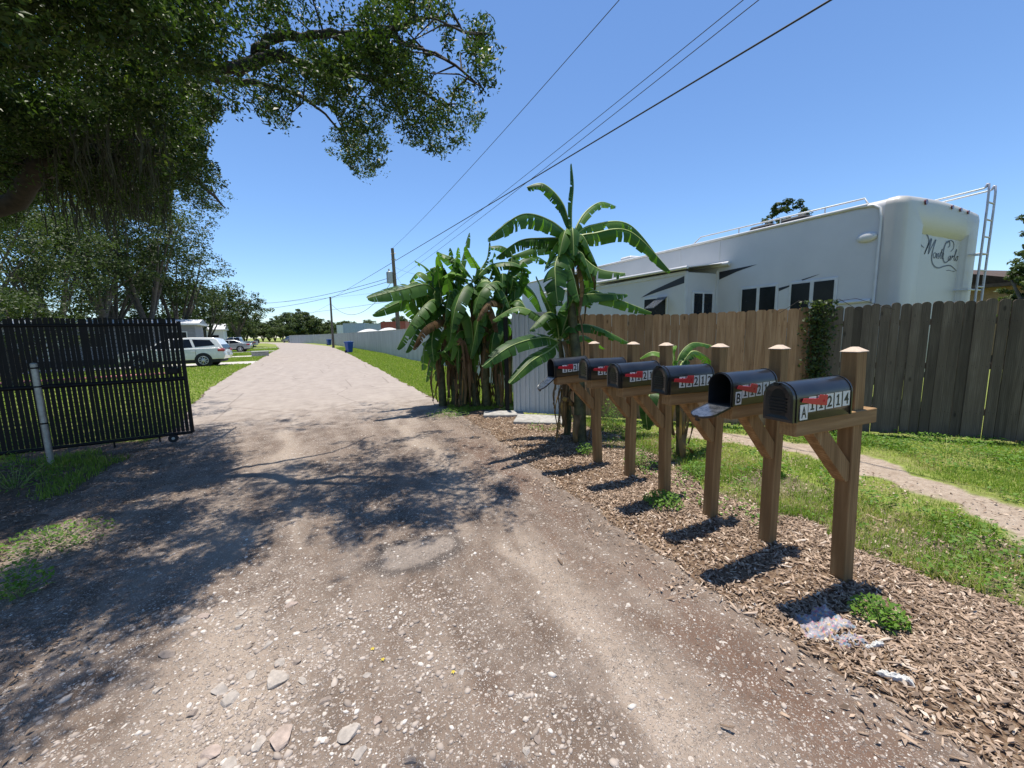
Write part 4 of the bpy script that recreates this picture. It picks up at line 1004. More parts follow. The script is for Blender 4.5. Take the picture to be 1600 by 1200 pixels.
# ------------------------------------------------------------------ the big oak that hangs over the road
SXY = np.array([SUN_DIR.x/SUN_DIR.z, SUN_DIR.y/SUN_DIR.z])
CROWN = [(-400, -600), (700, -600), (735, -80), (752, -10), (770, 30), (790, 75), (793, 130), (757, 168), (742, 235), (700, 250), (640, 225), (607, 190), (600, 255), (588, 277), (560, 280), (532, 258), (506, 228), (515, 203), (545, 190), (500, 160), (470, 160), (450, 200), (430, 206), (395, 186), (345, 176), (318, 222), (332, 262), (362, 286), (366, 318), (352, 355), (318, 340), (300, 312), (282, 300), (268, 345), (200, 340), (150, 330), (100, 300), (60, 330), (0, 365), (-400, 420)]
SHADOW = [(-900, 598), (300, 598), (380, 601), (480, 610), (560, 624), (645, 630), (705, 652), (700, 675), (650, 690), (690, 705), (738, 735), (742, 790), (702, 832), (655, 862), (600, 874), (562, 884), (538, 835), (480, 792), (420, 815), (385, 885), (290, 925), (268, 1000), (180, 1095), (100, 1090), (0, 1170), (-900, 1700)]
GAPS = [[(330, 632), (430, 628), (470, 640), (380, 646)], [(560, 655), (690, 662), (640, 682), (520, 690), (430, 700), (470, 672)], [(590, 845), (680, 835), (690, 868), (600, 880)], [(380, 715), (470, 708), (430, 730), (360, 738)], [(90, 985), (210, 950), (180, 1000), (60, 1040)], [(250, 870), (360, 820), (330, 850), (240, 895)]]
def crown_ok(P, slack=0):
    px, py, zc = prn(P); px = px+(fbm(P[:, 0]*3, P[:, 1]*3+P[:, 2]*2, 330, 2)-.5)*44; py = py+(fbm(P[:, 0]*3+9, P[:, 1]*3-P[:, 2]*2, 331, 2)-.5)*44
    infr = (zc > .25) & (px > -60) & (px < 1660) & (py > -40) & (py < 1250)
    ok = ~infr | inpoly(px, py, CROWN)
    ok &= ~((zc > .05) & ~infr & (px > 720) & (py < 1250))
    S = P.copy(); S[:, :2] -= SXY*P[:, 2:3]; S[:, 2] = 0
    sx, sy, sz = prn(S)
    sin_ = (sz > .25) & (sx > -60) & (sx < 1660) & (sy < 1260)
    ok &= (~sin_ | inpoly(sx, sy, SHADOW))
    for g in GAPS: ok &= ~(sin_ & inpoly(sx, sy, g))
    ok &= (S[:, 1] > .9) | (S[:, 0] < -1.5)
    ok &= (fbm(S[:, 0]*1.35, S[:, 1]*1.35, 301, 3)*.6+fbm(S[:, 0]*4, S[:, 1]*4, 311, 2)*.4) > np.where(S[:, 0] < -2.6, .25, .47)
    return ok
def oak():
    root = empty('oak_tree', (-6.3, 6.2, 0)); tag(root, 'huge dark live oak overhanging the road from the left, hung with grey moss', 'tree')
    def g3(px, py, z): v = gp(px, py, z); return Vector((v.x, v.y, v.z))-Vector((-6.3, 6.2, 0))
    O = Vector((-6.3, 6.2, 0))
    tr = MB(); tr.tube(smooth_curve([(0, 0, -.3), (.05, .0, .6), (.25, .05, 1.8), (.5, .1, 3.0)], 4), [.62, .55, .50, .47, .44, .42, .40, .40, .39, .38, .37, .36, .36], 14)
    tr.build('trunk', MAT['bark'], root)
    L = []
    L.append(([Vector((.45, .1, 2.9)), g3(-40, 330, 3.25), g3(60, 262, 3.7), g3(130, 200, 4.2), g3(200, 130, 4.7), g3(290, 104, 4.9), g3(368, 108, 4.9), g3(405, 80, 5.0), g3(432, 57, 5.05), g3(520, 54, 5.0), g3(600, 52, 4.95), g3(655, 24, 4.95)], .13, .028))
    L.append(([g3(368, 108, 4.9), g3(430, 88, 4.85), g3(500, 112, 4.75), g3(570, 122, 4.65), g3(640, 135, 4.5), g3(705, 172, 4.3)], .08, .015))
    L.append(([g3(290, 104, 4.9), g3(340, 125, 4.95), g3(400, 130, 5.0), g3(470, 150, 5.0), g3(508, 180, 4.9), g3(560, 245, 4.6)], .06, .01))
    L.append(([g3(60, 262, 3.7), g3(150, 250, 4.0), g3(240, 250, 4.2), g3(310, 285, 4.2), g3(352, 325, 4.1)], .13, .012))
    L.append(([Vector((.5, .1, 2.9)), Vector((1.2, -1.6, 4.1)), Vector((2.6, -2.6, 5.0)), Vector((4.6, -3.4, 5.5))], .22, .04))
    L.append(([Vector((.5, .1, 2.9)), Vector((.0, 1.8, 4.2)), Vector((.6, 3.8, 5.0)), Vector((2.2, 5.4, 5.4))], .22, .04))
    L.append(([Vector((.5, .1, 3.0)), Vector((.8, .2, 4.8)), Vector((1.8, .8, 6.4))], .25, .05))
    L.append(([g3(200, 130, 4.7), g3(230, 60, 5.2), g3(330, 10, 5.6), g3(420, -30, 5.9)], .10, .02))
    L.append(([g3(600, 52, 4.95), g3(640, 70, 4.8), g3(700, 95, 4.5), g3(760, 140, 4.15)], .035, .008))
    L.append(([g3(520, 54, 5.0), g3(560, 80, 4.95), g3(600, 60, 5.0), g3(690, 20, 4.8), g3(735, 60, 4.5)], .03, .008))
    allp = []
    for pts, r0, r1 in L:
        c = smooth_curve(pts, 6); n = len(c); m = MB(); rr = [r0+(r1-r0)*(i/(n-1))**.7 for i in range(n)]
        c = [p+Vector((random.gauss(0, .012), random.gauss(0, .012), random.gauss(0, .012))) for p in c]
        m.tube(c, rr, 9); m.build('limb', MAT['bark'], root); allp += [tuple(p+O) for p in c]
    AP = np.array(allp)
    # leaf clusters: sampled through the volume and through the visible lower face
    X = rng.uniform([-13, .2, 3.4], [2.6, 14.5, 7.8], (90000, 3))
    px = rng.uniform(-60, 800, 260000); py = rng.uniform(-60, 380, 260000); k = inpoly(px, py, CROWN); px, py = px[k], py[k]
    zz_ = 3.75+rng.uniform(0, 1, len(px))**1.5*2.6
    R3 = F_PX*FN[None]+(px-800)[:, None]*RN[None]-(py-600)[:, None]*UN[None]
    t = (zz_-H_CAM)/np.maximum(R3[:, 2], 1e-3); Y = R3*t[:, None]+np.array([0, 0, H_CAM]); Y = Y[(t > 0) & (Y[:, 1] < 15) & (Y[:, 0] > -13)]
    dome = lambda P: P[:, 2] < 7.6-.055*((P[:, 0]+5)**2)*.5-.03*(P[:, 1]-6)**2
    X = X[crown_ok(X) & dome(X)]; Y = Y[crown_ok(Y)]
    X = np.concatenate([X[X[:, 0] > -2.2][:700], X[X[:, 0] <= -2.2][:2600]]); Y = Y[rng.permutation(len(Y))[:2300]]
    # the visible right-hand lobe gets clusters of its own so that its outline is full
    px = rng.uniform(470, 800, 9000); py = rng.uniform(-30, 285, 9000); k = inpoly(px, py, CROWN); px, py = px[k], py[k]
    zz_ = rng.uniform(3.9, 4.9, len(px)); R3 = F_PX*FN[None]+(px-800)[:, None]*RN[None]-(py-600)[:, None]*UN[None]; t = (zz_-H_CAM)/np.maximum(R3[:, 2], 1e-3)
    Z = (R3*t[:, None]+np.array([0, 0, H_CAM]))
    S = Z.copy(); S[:, :2] -= SXY*Z[:, 2:3]; S[:, 2] = 0; sx, sy, sz = prn(S); Z = Z[(sx < 800) & (sy < 850) & (fbm(Z[:, 0]*3.2+Z[:, 2]*2, Z[:, 1]*3.2-Z[:, 2], 340, 3) > .46)]
    Z = Z[rng.permutation(len(Z))[:330]]
    px = rng.uniform(-60, 372, 6000); py = rng.uniform(150, 365, 6000); k = inpoly(px, py, CROWN); px, py = px[k][:800], py[k][:800]
    zz_ = rng.uniform(3.7, 4.9, len(px)); R3 = F_PX*FN[None]+(px-800)[:, None]*RN[None]-(py-600)[:, None]*UN[None]; t = (zz_-H_CAM)/np.maximum(R3[:, 2], 1e-3)
    W = (R3*t[:, None]+np.array([0, 0, H_CAM])); W = W[W[:, 1] < 12]; Y = np.concatenate([Y, W])
    print('oak clusters', len(X), len(Y), len(Z))
    LP = np.array([(290, 104), (368, 108), (405, 80), (432, 57), (520, 54), (600, 52), (655, 24)], float)
    def nearlimb(P):
        a_, b_, c_ = prn(P); return (dist_poly(a_, b_, [tuple(q) for q in LP]) < 15) & (c_ > 0) & (rng.uniform(0, 1, len(P)) < .9)
    Y = Y[~nearlimb(Y)]; X = X[~nearlimb(X)]; Z = Z[~nearlimb(Z)]
    gap3 = lambda P: (fbm(P[:, 0]*2.6+P[:, 2]*1.7, P[:, 1]*2.6-P[:, 2]*1.1, 345, 3) > .44) | (P[:, 0] < -2.5)
    def thin(P):                                     # ragged holes through the outer, right-hand part of the crown
        a_, b_, c_ = prn(P); vis = (c_ > .2) & (a_ > 330) & (b_ > -60)
        return ~(vis & (fbm(a_*.016, b_*.016, 360, 3) < .47) & (rng.uniform(0, 1, len(P)) < .93)) & ~(vis & (rng.uniform(0, 1, len(P)) < .25))
    Y = Y[gap3(Y)]; Y = Y[thin(Y)]; X = X[thin(X)]; Z = Z[thin(Z)]
    C = np.concatenate([X, Y, Z]); R = rng.uniform(.11, .24, len(C)); R[-len(Z):] = rng.uniform(.08, .18, len(Z))
    sp = []                                          # leaf sprays: short drooping shoots leaving each cluster
    for q in range(3):
        dd = rng.normal(size=C.shape); dd[:, 2] = dd[:, 2]*.5-.35; dd /= np.linalg.norm(dd, axis=1)[:, None]; sp.append(C+dd*(R*1.15)[:, None])
    SPc = np.concatenate(sp); V, F, va = cloud(C, R, 40, .046, .42, .25, .75); V2, F2, va2 = cloud(SPc, np.repeat(.075, len(SPc)), 13, .048, .40, .2, .8); V = np.concatenate([V, V2]); va = np.concatenate([va, va2])
    # prune leaves that stray beyond the outline
    cen = V.reshape(-1, 4, 3).mean(1); pxx, pyy, zc = prn(cen)
    infr = (zc > .25) & (pxx > -60) & (pyy > -40)
    big = [(x+(12 if x > 300 else 0), y+10) for x, y in CROWN]
    jx = pxx+(fbm(pxx*.045, pyy*.045, 350, 3)-.5)*46; jy = pyy+(fbm(pxx*.045, pyy*.045+30, 351, 3)-.5)*46; keep = ~infr | inpoly(jx, jy, CROWN) | ((rng.uniform(0, 1, len(cen)) < .10) & inpoly(pxx, pyy, big))
    V = V.reshape(-1, 4, 3)[keep].reshape(-1, 3)-np.array([-6.3, 6.2, 0]); va = va.reshape(-1, 4)[keep].ravel()
    fast('crown', V, np.arange(len(V)).reshape(-1, 4), MAT['oak_leaf'], root, var=va)
    tw = MB()
    for i in rng.permutation(len(C))[:1000]:
        d = np.linalg.norm(AP-C[i], axis=1); j = int(np.argmin(d+rng.uniform(0, .5, len(d))))
        if d[j] > .95: continue
        a = Vector(AP[j])-O; b = Vector(C[i])-O; mid = (a+b)/2+Vector((random.gauss(0, .1), random.gauss(0, .1), .06))
        tw.tube([a, mid, b], [.012, .008, .003], 4, caps=False)
    tag(tw.build('twigs', MAT['bark'], root), kind='stuff')
    ms = MB(); rr = random.Random(9)
    for i in range(800):
        px_, py_ = min(rr.gauss(180, 55), 255), rr.uniform(180, 335)
        if i % 4 == 0: px_ = rr.uniform(60, 255)
        z = rr.uniform(3.7, 4.4); p = gp(px_, py_, z) if py_ < 400 else None; p = Vector(p)-O
        ln = rr.uniform(.15, .8)*rr.uniform(.4, 1); w = rr.uniform(.004, .013); sw = Vector((rr.gauss(0, .03), rr.gauss(0, .03), 0)); pts = [p+sw*math.sin(q*3)-Vector((rr.gauss(0, .012), rr.gauss(0, .012), ln*q)) for q in (0, .25, .5, .75, 1)]
        ms.tube(pts, [w*.6, w, w*.85, w*.6, w*.15], 4, caps=False)
    tag(ms.build('hanging_moss', MAT['moss'], root), kind='stuff')
oak()

# ------------------------------------------------------------------ other trees
def tree(x, y, h, wd, label, leaf='tree_leaf', n=90, per=50, size=.2, trunk=.2, open_=.3, seed=1, base=.35, group=None, bark='bark_pale', name='broadleaf_tree'):
    r = np.random.default_rng(seed); rr = random.Random(seed)
    root = empty(name, (x, y, 0)); tag(root, label, 'tree', group)
    t = MB(); top = h*base; t.tube([(0, 0, -.2), (rr.gauss(0, .1), rr.gauss(0, .1), top*.5), (rr.gauss(0, .25), rr.gauss(0, .25), top), ], [trunk*1.25, trunk, trunk*.8], 9); t.build('trunk', MAT[bark], root)
    lm = MB(); ends = []
    for k in range(9):
        a = k*2.4+rr.uniform(-.4, .4); rad = wd*.5*rr.uniform(.45, .85); e = Vector((math.cos(a)*rad, math.sin(a)*rad, h*rr.uniform(.62, .88)))
        mid = Vector((e.x*.45+rr.gauss(0, .2), e.y*.45+rr.gauss(0, .2), top+(e.z-top)*.45)); c = smooth_curve([(0, 0, top*.8), tuple(mid), tuple(e)], 4)
        lm.tube(c, [trunk*.5*(1-i/len(c))+.02 for i in range(len(c))], 6, caps=False); ends += [tuple(p) for p in c[4:]]
    lm.build('limbs', MAT[bark], root)
    d = r.normal(size=(n*3, 3)); d /= np.linalg.norm(d, axis=1)[:, None]; d = d[d[:, 2] > -.55][:n]; rad = r.uniform(.35, 1, len(d))**.6
    sk = 1+.28*np.sin(np.arctan2(d[:, 1], d[:, 0])*3+seed)+.12*r.normal(size=len(d))
    C = np.stack([d[:, 0]*wd*.5*sk*rad, d[:, 1]*wd*.5*sk*rad, h*(base+1)/2+d[:, 2]*h*(1-base)*.5*rad*(1+.12*r.normal(size=len(d)))], -1)
    R = r.uniform(.09, .19, len(C))*min(wd, h*.9)*(1-open_*.5)
    V, F, va = cloud(C, R, per, size, .55, .35, .6)
    fast('crown', V, F, MAT[leaf], root, var=va)
    return root
def T(px, D, ytop, wd_px, label, base_y=None, **kw):
    p = atD(px, 530, D); h = H_CAM+(pr((p.x, p.y, H_CAM))[1]-ytop)/F_PX*D
    return tree(p.x, p.y, h, wd_px/F_PX*D, label, **kw)
T(-40, 20, 290, 280, 'open oak at the far left edge behind the slatted gate', n=130, per=80, size=.15, seed=3, trunk=.17, base=.2)
T(85, 24, 325, 210, 'shaded tree behind the gate, left of the two pale trunks', n=130, per=80, size=.16, seed=4, trunk=.15, base=.2)
T(168, 27, 320, 150, 'tree with pale trunk seen just above the middle of the gate', n=120, per=70, size=.17, seed=5, trunk=.22, base=.34, open_=.4)
T(235, 30, 285, 160, 'tall tree with thick pale trunk above the right part of the gate', n=170, per=70, size=.18, seed=6, trunk=.25, base=.22)
T(280, 36, 350, 120, 'green tree right of the thick pale trunk, beyond the white car', n=150, per=70, size=.21, seed=7, trunk=.2, base=.12)
T(322, 56, 440, 80, 'rounded tree left of the spreading one at the lawn edge', n=110, per=60, size=.3, seed=8, trunk=.25, base=.08)
T(372, 70, 454, 86, 'spreading umbrella shaped tree at the right end of the left tree row', n=130, per=60, size=.34, seed=9, trunk=.25, base=.22, open_=.35)
T(40, 30, 215, 330, 'broad tall tree rising into the moss hung crown at the far left', n=170, per=80, size=.2, seed=31, trunk=.2, base=.2)
T(185, 32, 235, 240, 'broad tall tree directly behind the hanging moss', n=170, per=80, size=.2, seed=32, trunk=.2, base=.2)
T(10, 15, 440, 170, 'low dark bushy tree growing close behind the gate', n=90, per=90, size=.11, seed=12, trunk=.10, base=.08)
T(120, 34, 420, 240, 'dense dark trees massed behind the mobile home', n=170, per=60, size=.25, seed=13, trunk=.2, base=.05)
T(256, 60, 420, 100, 'dark tree between the mobile home and the pale roofed house', n=110, per=60, size=.34, seed=14, trunk=.3, base=.05)
T(1222, 30, 322, 60, 'small tree top rising above the trailer roof', n=70, per=45, size=.22, seed=21, trunk=.16, base=.62, open_=.6)
T(1606, 12, 375, 62, 'dense green tree in front of the tan house', n=130, per=70, size=.10, seed=22, trunk=.14, base=.12, leaf='pine_leaf')
T(1640, 15, 295, 85, 'tall tree at the right edge reaching above the tan house', n=80, per=70, size=.15, seed=23, trunk=.2, base=.4, open_=.5, leaf='pine_leaf')
protos = []
rr = random.Random(5)
far_labels = 'green tree in the far tree line where the road ends'
for k in range(4):
    protos.append(tree(0, 400+k*10, [7.0, 8.2, 6.2, 7.4][k], [8.5, 7, 9, 6][k], far_labels, leaf='pine_leaf', n=85, per=60, size=.5, seed=40+k, trunk=.2, base=.0, open_=0, group='far tree line beyond the road'))
k = 0; px = 398
while px < 905:
    D = rr.uniform(135, 155) if px < 720 else rr.uniform(140, 175); p = atD(px, 530, D)
    o = protos[k] if k < 4 else copy_tree(protos[k % 4])
    o.location = (p.x, p.y, -.1); o.rotation_euler = (0, 0, rr.uniform(0, 6.28)); s = rr.uniform(.82, 1.12)*(1.28 if 448 < px < 478 else (1.1 if px < 430 else 1)); o.scale = (s, s, s)
    px += rr.uniform(8, 13); k += 1
for px in range(60, 400, 19):
    D = rr.uniform(95, 130); p = atD(px, 530, D); o = copy_tree(protos[k % 4]); o.location = (p.x, p.y, -.1); o.rotation_euler = (0, 0, rr.uniform(0, 6.28)); s = rr.uniform(.9, 1.2); o.scale = (s, s, s); k += 1
    o['label'] = 'green tree in the distance behind the left tree row and parked cars'; o['group'] = 'distant trees behind the parked cars'

# ------------------------------------------------------------------ banana plants
def banana_leaf(P, W, droop=.5, tear=.35, seed=0, rib=.012, taper=.9, n=42, up=None, youngcut=0):
    """P: 3-4 control points of the midrib. returns (V, F, midx)"""
    rr = random.Random(seed); cv = smooth_curve([tuple(p) for p in P], max(3, n//(len(P)-1))); n = len(cv); V = []; F = []; MI = []; VA = []
    Tn = [(cv[min(i+1, n-1)]-cv[max(i-1, 0)]).normalized() for i in range(n)]
    upv = up or Vector((0, 0, 1)); S = []
    prev = None
    for t in Tn:
        s = t.cross(upv)
        if s.length < .25: s = prev if prev is not None else t.orthogonal()
        s = (s-t*s.dot(t)).normalized()
        if prev is not None and s.dot(prev) < 0: s = -s
        S.append(s); prev = s
    st = int(n*.10)
    def wid(i):
        u = max(0, (i-st)/(n-1-st)); return W*(math.sin(math.pi*min(1, u*.97+.015)**.75)**.55)*(1 if u < taper else 1)
    shade = rr.uniform(.1, .7)
    for side in (-1, 1):
        i = st
        while i < n-1:
            g = rr.choice([1, 1, 1, 2, 2, 3, 5, 7]) if tear > 0 else 6; j = min(n-1, i+g); torn = rr.random() < tear; cut = (rr.choice([.08, .15, .25, .38]) if torn else .02)
            dr = droop+(rr.uniform(-.10, .22) if torn else rr.uniform(-.02, .03)); sh = shade+rr.uniform(-.3, .3); b = len(V); K = 3
            for q in range(i, j+1):
                Nn = S[q].cross(Tn[q]); Nn = Nn if Nn.z > 0 or abs(Nn.z) < .2 else -Nn
                w = wid(q); uq = (q-i)/(j-i)-.5
                for kk in range(K+1):
                    f = kk/K; ang = dr*(.35+.9*f); sq = 1-cut*f if (q == i or q == j) else 1
                    w = w*1.0; p = cv[q]+S[q]*side*w*f*math.cos(ang)-Nn*w*f*math.sin(ang)+Tn[q]*(w*f*.16)
                    p -= Tn[q]*uq*2*cut*f*(cv[j]-cv[i]).length*.5
                    if torn: p.z -= .02*f*f
                    V.append(p); VA.append(min(1, max(0, sh+(.12 if kk == K else 0))))
            for q in range(j-i):
                for kk in range(K): F.append([b+q*(K+1)+kk, b+q*(K+1)+kk+1, b+(q+1)*(K+1)+kk+1, b+(q+1)*(K+1)+kk]); MI.append(0)
            i = j
    # midrib as a slim tube
    for i in range(n):
        r = rib*(1.5-1.25*i/n); Nn = S[i].cross(Tn[i]); b = len(V)
        for a in (0, 2.09, 4.19): V.append(cv[i]+S[i]*math.cos(a)*r+Nn*(math.sin(a)*r)); VA.append(.5)
        if i:
            for a in range(3): F.append([b-3+a, b-3+(a+1) % 3, b+(a+1) % 3, b+a]); MI.append(1)
    return V, F, MI, VA
def leaf_obj(root, P, W, mat='banana', name='leaf', **kw):
    O = root.location; kw['tear'] = min(.9, kw.get('tear', .3)*1.25+.12*(mat == 'banana')); W *= 1.15 if mat != 'banana_dead' else 1.0; kw['droop'] = kw.get('droop', .5)*.8
    V, F, MI, VA = banana_leaf([Vector(p)-O for p in P], W, **kw)
    me = bpy.data.meshes.new(name); me.from_pydata([tuple(v) for v in V], [], F); me.materials.append(MAT[mat]); me.materials.append(MAT['banana_rib'] if mat != 'banana_dead' else MAT['banana_dead'])
    me.polygons.foreach_set('material_index', MI); me.polygons.foreach_set('use_smooth', [True]*len(F))
    at_ = me.attributes.new('var', 'FLOAT', 'POINT'); at_.data.foreach_set('value', VA)
    return link(bpy.data.objects.new(name, me), root)
def stem(root, pts, r0, r1, dead=10, seed=1):
    O = root.location; m = MB(); c = smooth_curve([tuple(Vector(p)-O) for p in pts], 5); n = len(c)
    m.tube(c, [r0+(r1-r0)*i/(n-1) for i in range(n)], 10); m.build('stem', MAT['banana_stem'], root)
    rr = random.Random(seed); V = []; F = []; va = []
    for k in range(dead):
        a = rr.uniform(0, 6.28); i0 = rr.randint(1, n-1); p0 = c[i0]; out = Vector((math.cos(a), math.sin(a), 0)); ln = min(rr.uniform(.4, 1.1), p0.z+.0); w = rr.uniform(.02, .06); b = len(V); tg = Vector((-math.sin(a), math.cos(a), 0))
        wig = rr.uniform(-.06, .06)
        for q in range(6):
            u = q/5; pos = p0+out*(r0*1.0+.10*math.sin(u*2.6)+.02)-Vector((0, 0, ln*u))+tg*wig*u
            for sg in (-1, 0, 1): V.append(pos+tg*w*sg*(1-.5*u)+out*(.02 if sg == 0 else 0)*(1 if q % 2 else .3)); va.append(rr.uniform(0, 1))
        for q in range(5):
            for s_ in (0, 1): F.append([b+q*3+s_, b+q*3+s_+1, b+q*3+4+s_, b+q*3+3+s_])
    if dead: fast('dry_sheaths', [tuple(v) for v in V], F, MAT['banana_dead'], root, smooth=True, var=va)
def Q(px, py, Y): v = atY(px, py, Y); return (v.x, v.y, v.z)
# tall plant behind the farthest mailbox: leaves arch out of one crown
def plant_tall():
    Y0 = 5.0; b = gp(906, 690); root = empty('banana_plant', (b.x, b.y, 0)); tag(root, 'tallest banana plant with torn arching leaves, behind the farthest mailbox', 'plant')
    Yb = b.y; c0 = (893, 372)
    stem(root, [(b.x, b.y, -.1), Q(905, 600, Yb+.1), Q(893, 480, Yb+.25), Q(c0[0], c0[1]-10, Yb+.3)], .10, .045, 16, 3)
    Yc = Yb+.3
    L = [([c0, (880, 320), (850, 288), (823, 292)], [0, .1, .2, .3], .10, .9, .5), ([c0, (860, 345), (815, 335), (763, 372)], [0, -.2, -.35, -.5], .16, 1.0, .55),
         ([c0, (893, 330), (896, 290), (893, 256)], [0, .05, .1, .12], .075, .5, .3), ([c0, (912, 335), (938, 316), (962, 322)], [0, .1, .25, .4], .09, .8, .4),
         ([c0, (925, 352), (985, 352), (1040, 418)], [0, .15, .3, .45], .13, 1.0, .6), ([c0, (925, 365), (985, 362), (1048, 424)], [0, -.1, -.25, -.35], .15, 1.05, .6),
         ([c0, (905, 395), (935, 420), (977, 427)], [0, -.2, -.4, -.6], .13, .5, .1), ([c0, (862, 380), (840, 385), (800, 400)], [0, .2, .45, .7], .15, .9, .3),
         ([c0, (870, 405), (868, 440), (872, 478)], [0, -.35, -.5, -.55], .16, .45, .3), ([c0, (915, 400), (920, 440), (918, 480)], [0, .3, .5, .6], .16, .7, .4),
         ([c0, (884, 400), (895, 430), (905, 470)], [0, -.3, -.45, -.55], .14, .6, .3), ([(905, 470), (925, 455), (950, 462), (1018, 488)], [-.1, -.1, -.2, -.3], .14, 1.0, .5),
         ([c0, (900, 390), (912, 400), (925, 440)], [0, -.25, -.35, -.4], .09, .7, .3), ([c0, (850, 372), (812, 376), (775, 402)], [0, .1, .2, .3], .12, 1.0, .5)]
    for i, (pp, dy, w, dr, tr) in enumerate(L): leaf_obj(root, [Q(x, y, Yc+d) for (x, y), d in zip(pp, dy)], w, droop=dr, tear=tr, seed=100+i, up=Vector((0, -.5, .85)) if i in (1, 4, 5, 6, 11, 13) else None)
    for i in range(9):
        a = i*2.4; x1 = 893+math.cos(a)*26; y1 = 395+math.sin(a)*22
        leaf_obj(root, [Q(893, 385, Yc), Q((893+x1)/2, y1-16, Yc+math.sin(a)*.2), Q(x1, y1-8, Yc+math.sin(a)*.35), Q(x1+math.cos(a)*16, y1+26, Yc+math.sin(a)*.45)], .11, ['banana', 'banana_young', 'banana'][i % 3], droop=.6, tear=.5, seed=130+i, n=18)
    for i, (pp, dy) in enumerate([([(893, 400), (905, 420), (912, 450), (905, 500)], [0, -.2, -.25, -.25]), ([(897, 400), (920, 410), (930, 440), (926, 470)], [0, .2, .25, .3]), ([(905, 640), (880, 620), (872, 660), (868, 690)], [-.1, -.2, -.3, -.3])]):
        leaf_obj(root, [Q(x, y, Yc+d) for (x, y), d in zip(pp, dy)], .06, 'banana_dead', 'dry_leaf', droop=1.3, tear=.8, seed=150+i)
plant_tall()
def plant_mid():
    b = gp(890, 682); root = empty('banana_plant', (b.x, b.y+.1, 0)); tag(root, 'bright green young banana plant with broad leaves before the steel panel', 'plant'); Yb = b.y+.05
    stem(root, [(b.x, b.y+.1, -.1), Q(888, 640, Yb), Q(878, 560, Yb), Q(874, 530, Yb)], .06, .03, 5, 6)
    c0 = (874, 535)
    L = [([c0, (866, 500), (848, 455), (838, 432)], [0, .0, .05, .1], .13, .15, .0, 'banana_young'), ([c0, (868, 495), (852, 490), (828, 515)], [0, -.1, -.2, -.3], .13, .6, .1, 'banana'),
         ([c0, (888, 490), (905, 462), (980, 460)], [0, -.1, -.25, -.35], .15, .45, .15, 'banana'), ([c0, (850, 527), (800, 540), (754, 573)], [0, -.2, -.4, -.5], .12, .35, .05, 'banana'),
         ([c0, (858, 548), (830, 565), (796, 599)], [0, -.25, -.45, -.55], .10, .35, .0, 'banana'), ([c0, (890, 510), (930, 510), (982, 535)], [0, -.15, -.2, -.2], .12, .7, .3, 'banana'),
         ([c0, (880, 500), (890, 470), (912, 445)], [0, .15, .25, .3], .14, .3, .05, 'banana_young'), ([c0, (870, 500), (862, 470), (868, 440)], [0, .1, .1, .12], .10, .3, .0, 'banana_young'),
         ([c0, (895, 530), (915, 525), (945, 545)], [0, .1, .2, .3], .10, .6, .1, 'banana_young'), ([c0, (850, 500), (810, 480), (770, 500)], [0, .2, .4, .5], .12, .6, .2, 'banana')]
    for i, (pp, dy, w, dr, tr, mt) in enumerate(L): leaf_obj(root, [Q(x, y, Yb+d) for (x, y), d in zip(pp, dy)], w, mt, droop=dr, tear=tr, seed=200+i, up=Vector((0, -.7, .7)) if i in (2, 3, 4) else None)
    for i in range(4): leaf_obj(root, [Q(870+i*9, 585, Yb-.1), Q(868+i*9, 600, Yb-.15), Q(864+i*8, 618, Yb-.18), Q(868+i*7, 640, Yb-.18)], .03, 'banana_dead', 'dry_leaf', droop=1.2, tear=.8, seed=240+i)
plant_mid()
def plant_small():
    b = gp(1063, 712); root = empty('banana_plant', (b.x, b.y, 0)); tag(root, 'small banana plant growing between the 11212 mailbox and its left neighbour', 'plant'); Yb = b.y
    stem(root, [(b.x, b.y, -.1), Q(1062, 650, Yb), Q(1058, 600, Yb), Q(1056, 575, Yb)], .055, .03, 14, 8); c0 = (1056, 585)
    L = [([c0, (1062, 555), (1082, 536), (1112, 540)], [0, 0, .0, .0], .07, .8, .1, 'banana'), ([c0, (1045, 560), (1020, 550), (1000, 560)], [0, 0, .1, .2], .08, .5, .0, 'banana_young'),
         ([c0, (1052, 560), (1050, 545), (1056, 540)], [0, .05, .1, .15], .05, .5, .0, 'banana_young'), ([(1050, 620), (1020, 612), (1010, 640), (1012, 672)], [0, -.05, -.1, -.1], .10, .3, .0, 'banana'),
         ([c0, (1080, 550), (1105, 560), (1112, 590)], [0, .1, .2, .25], .08, .6, .1, 'banana')]
    for i, (pp, dy, w, dr, tr, mt) in enumerate(L): leaf_obj(root, [Q(x, y, Yb+d) for (x, y), d in zip(pp, dy)], w, mt, droop=dr, tear=tr, seed=300+i)
plant_small()
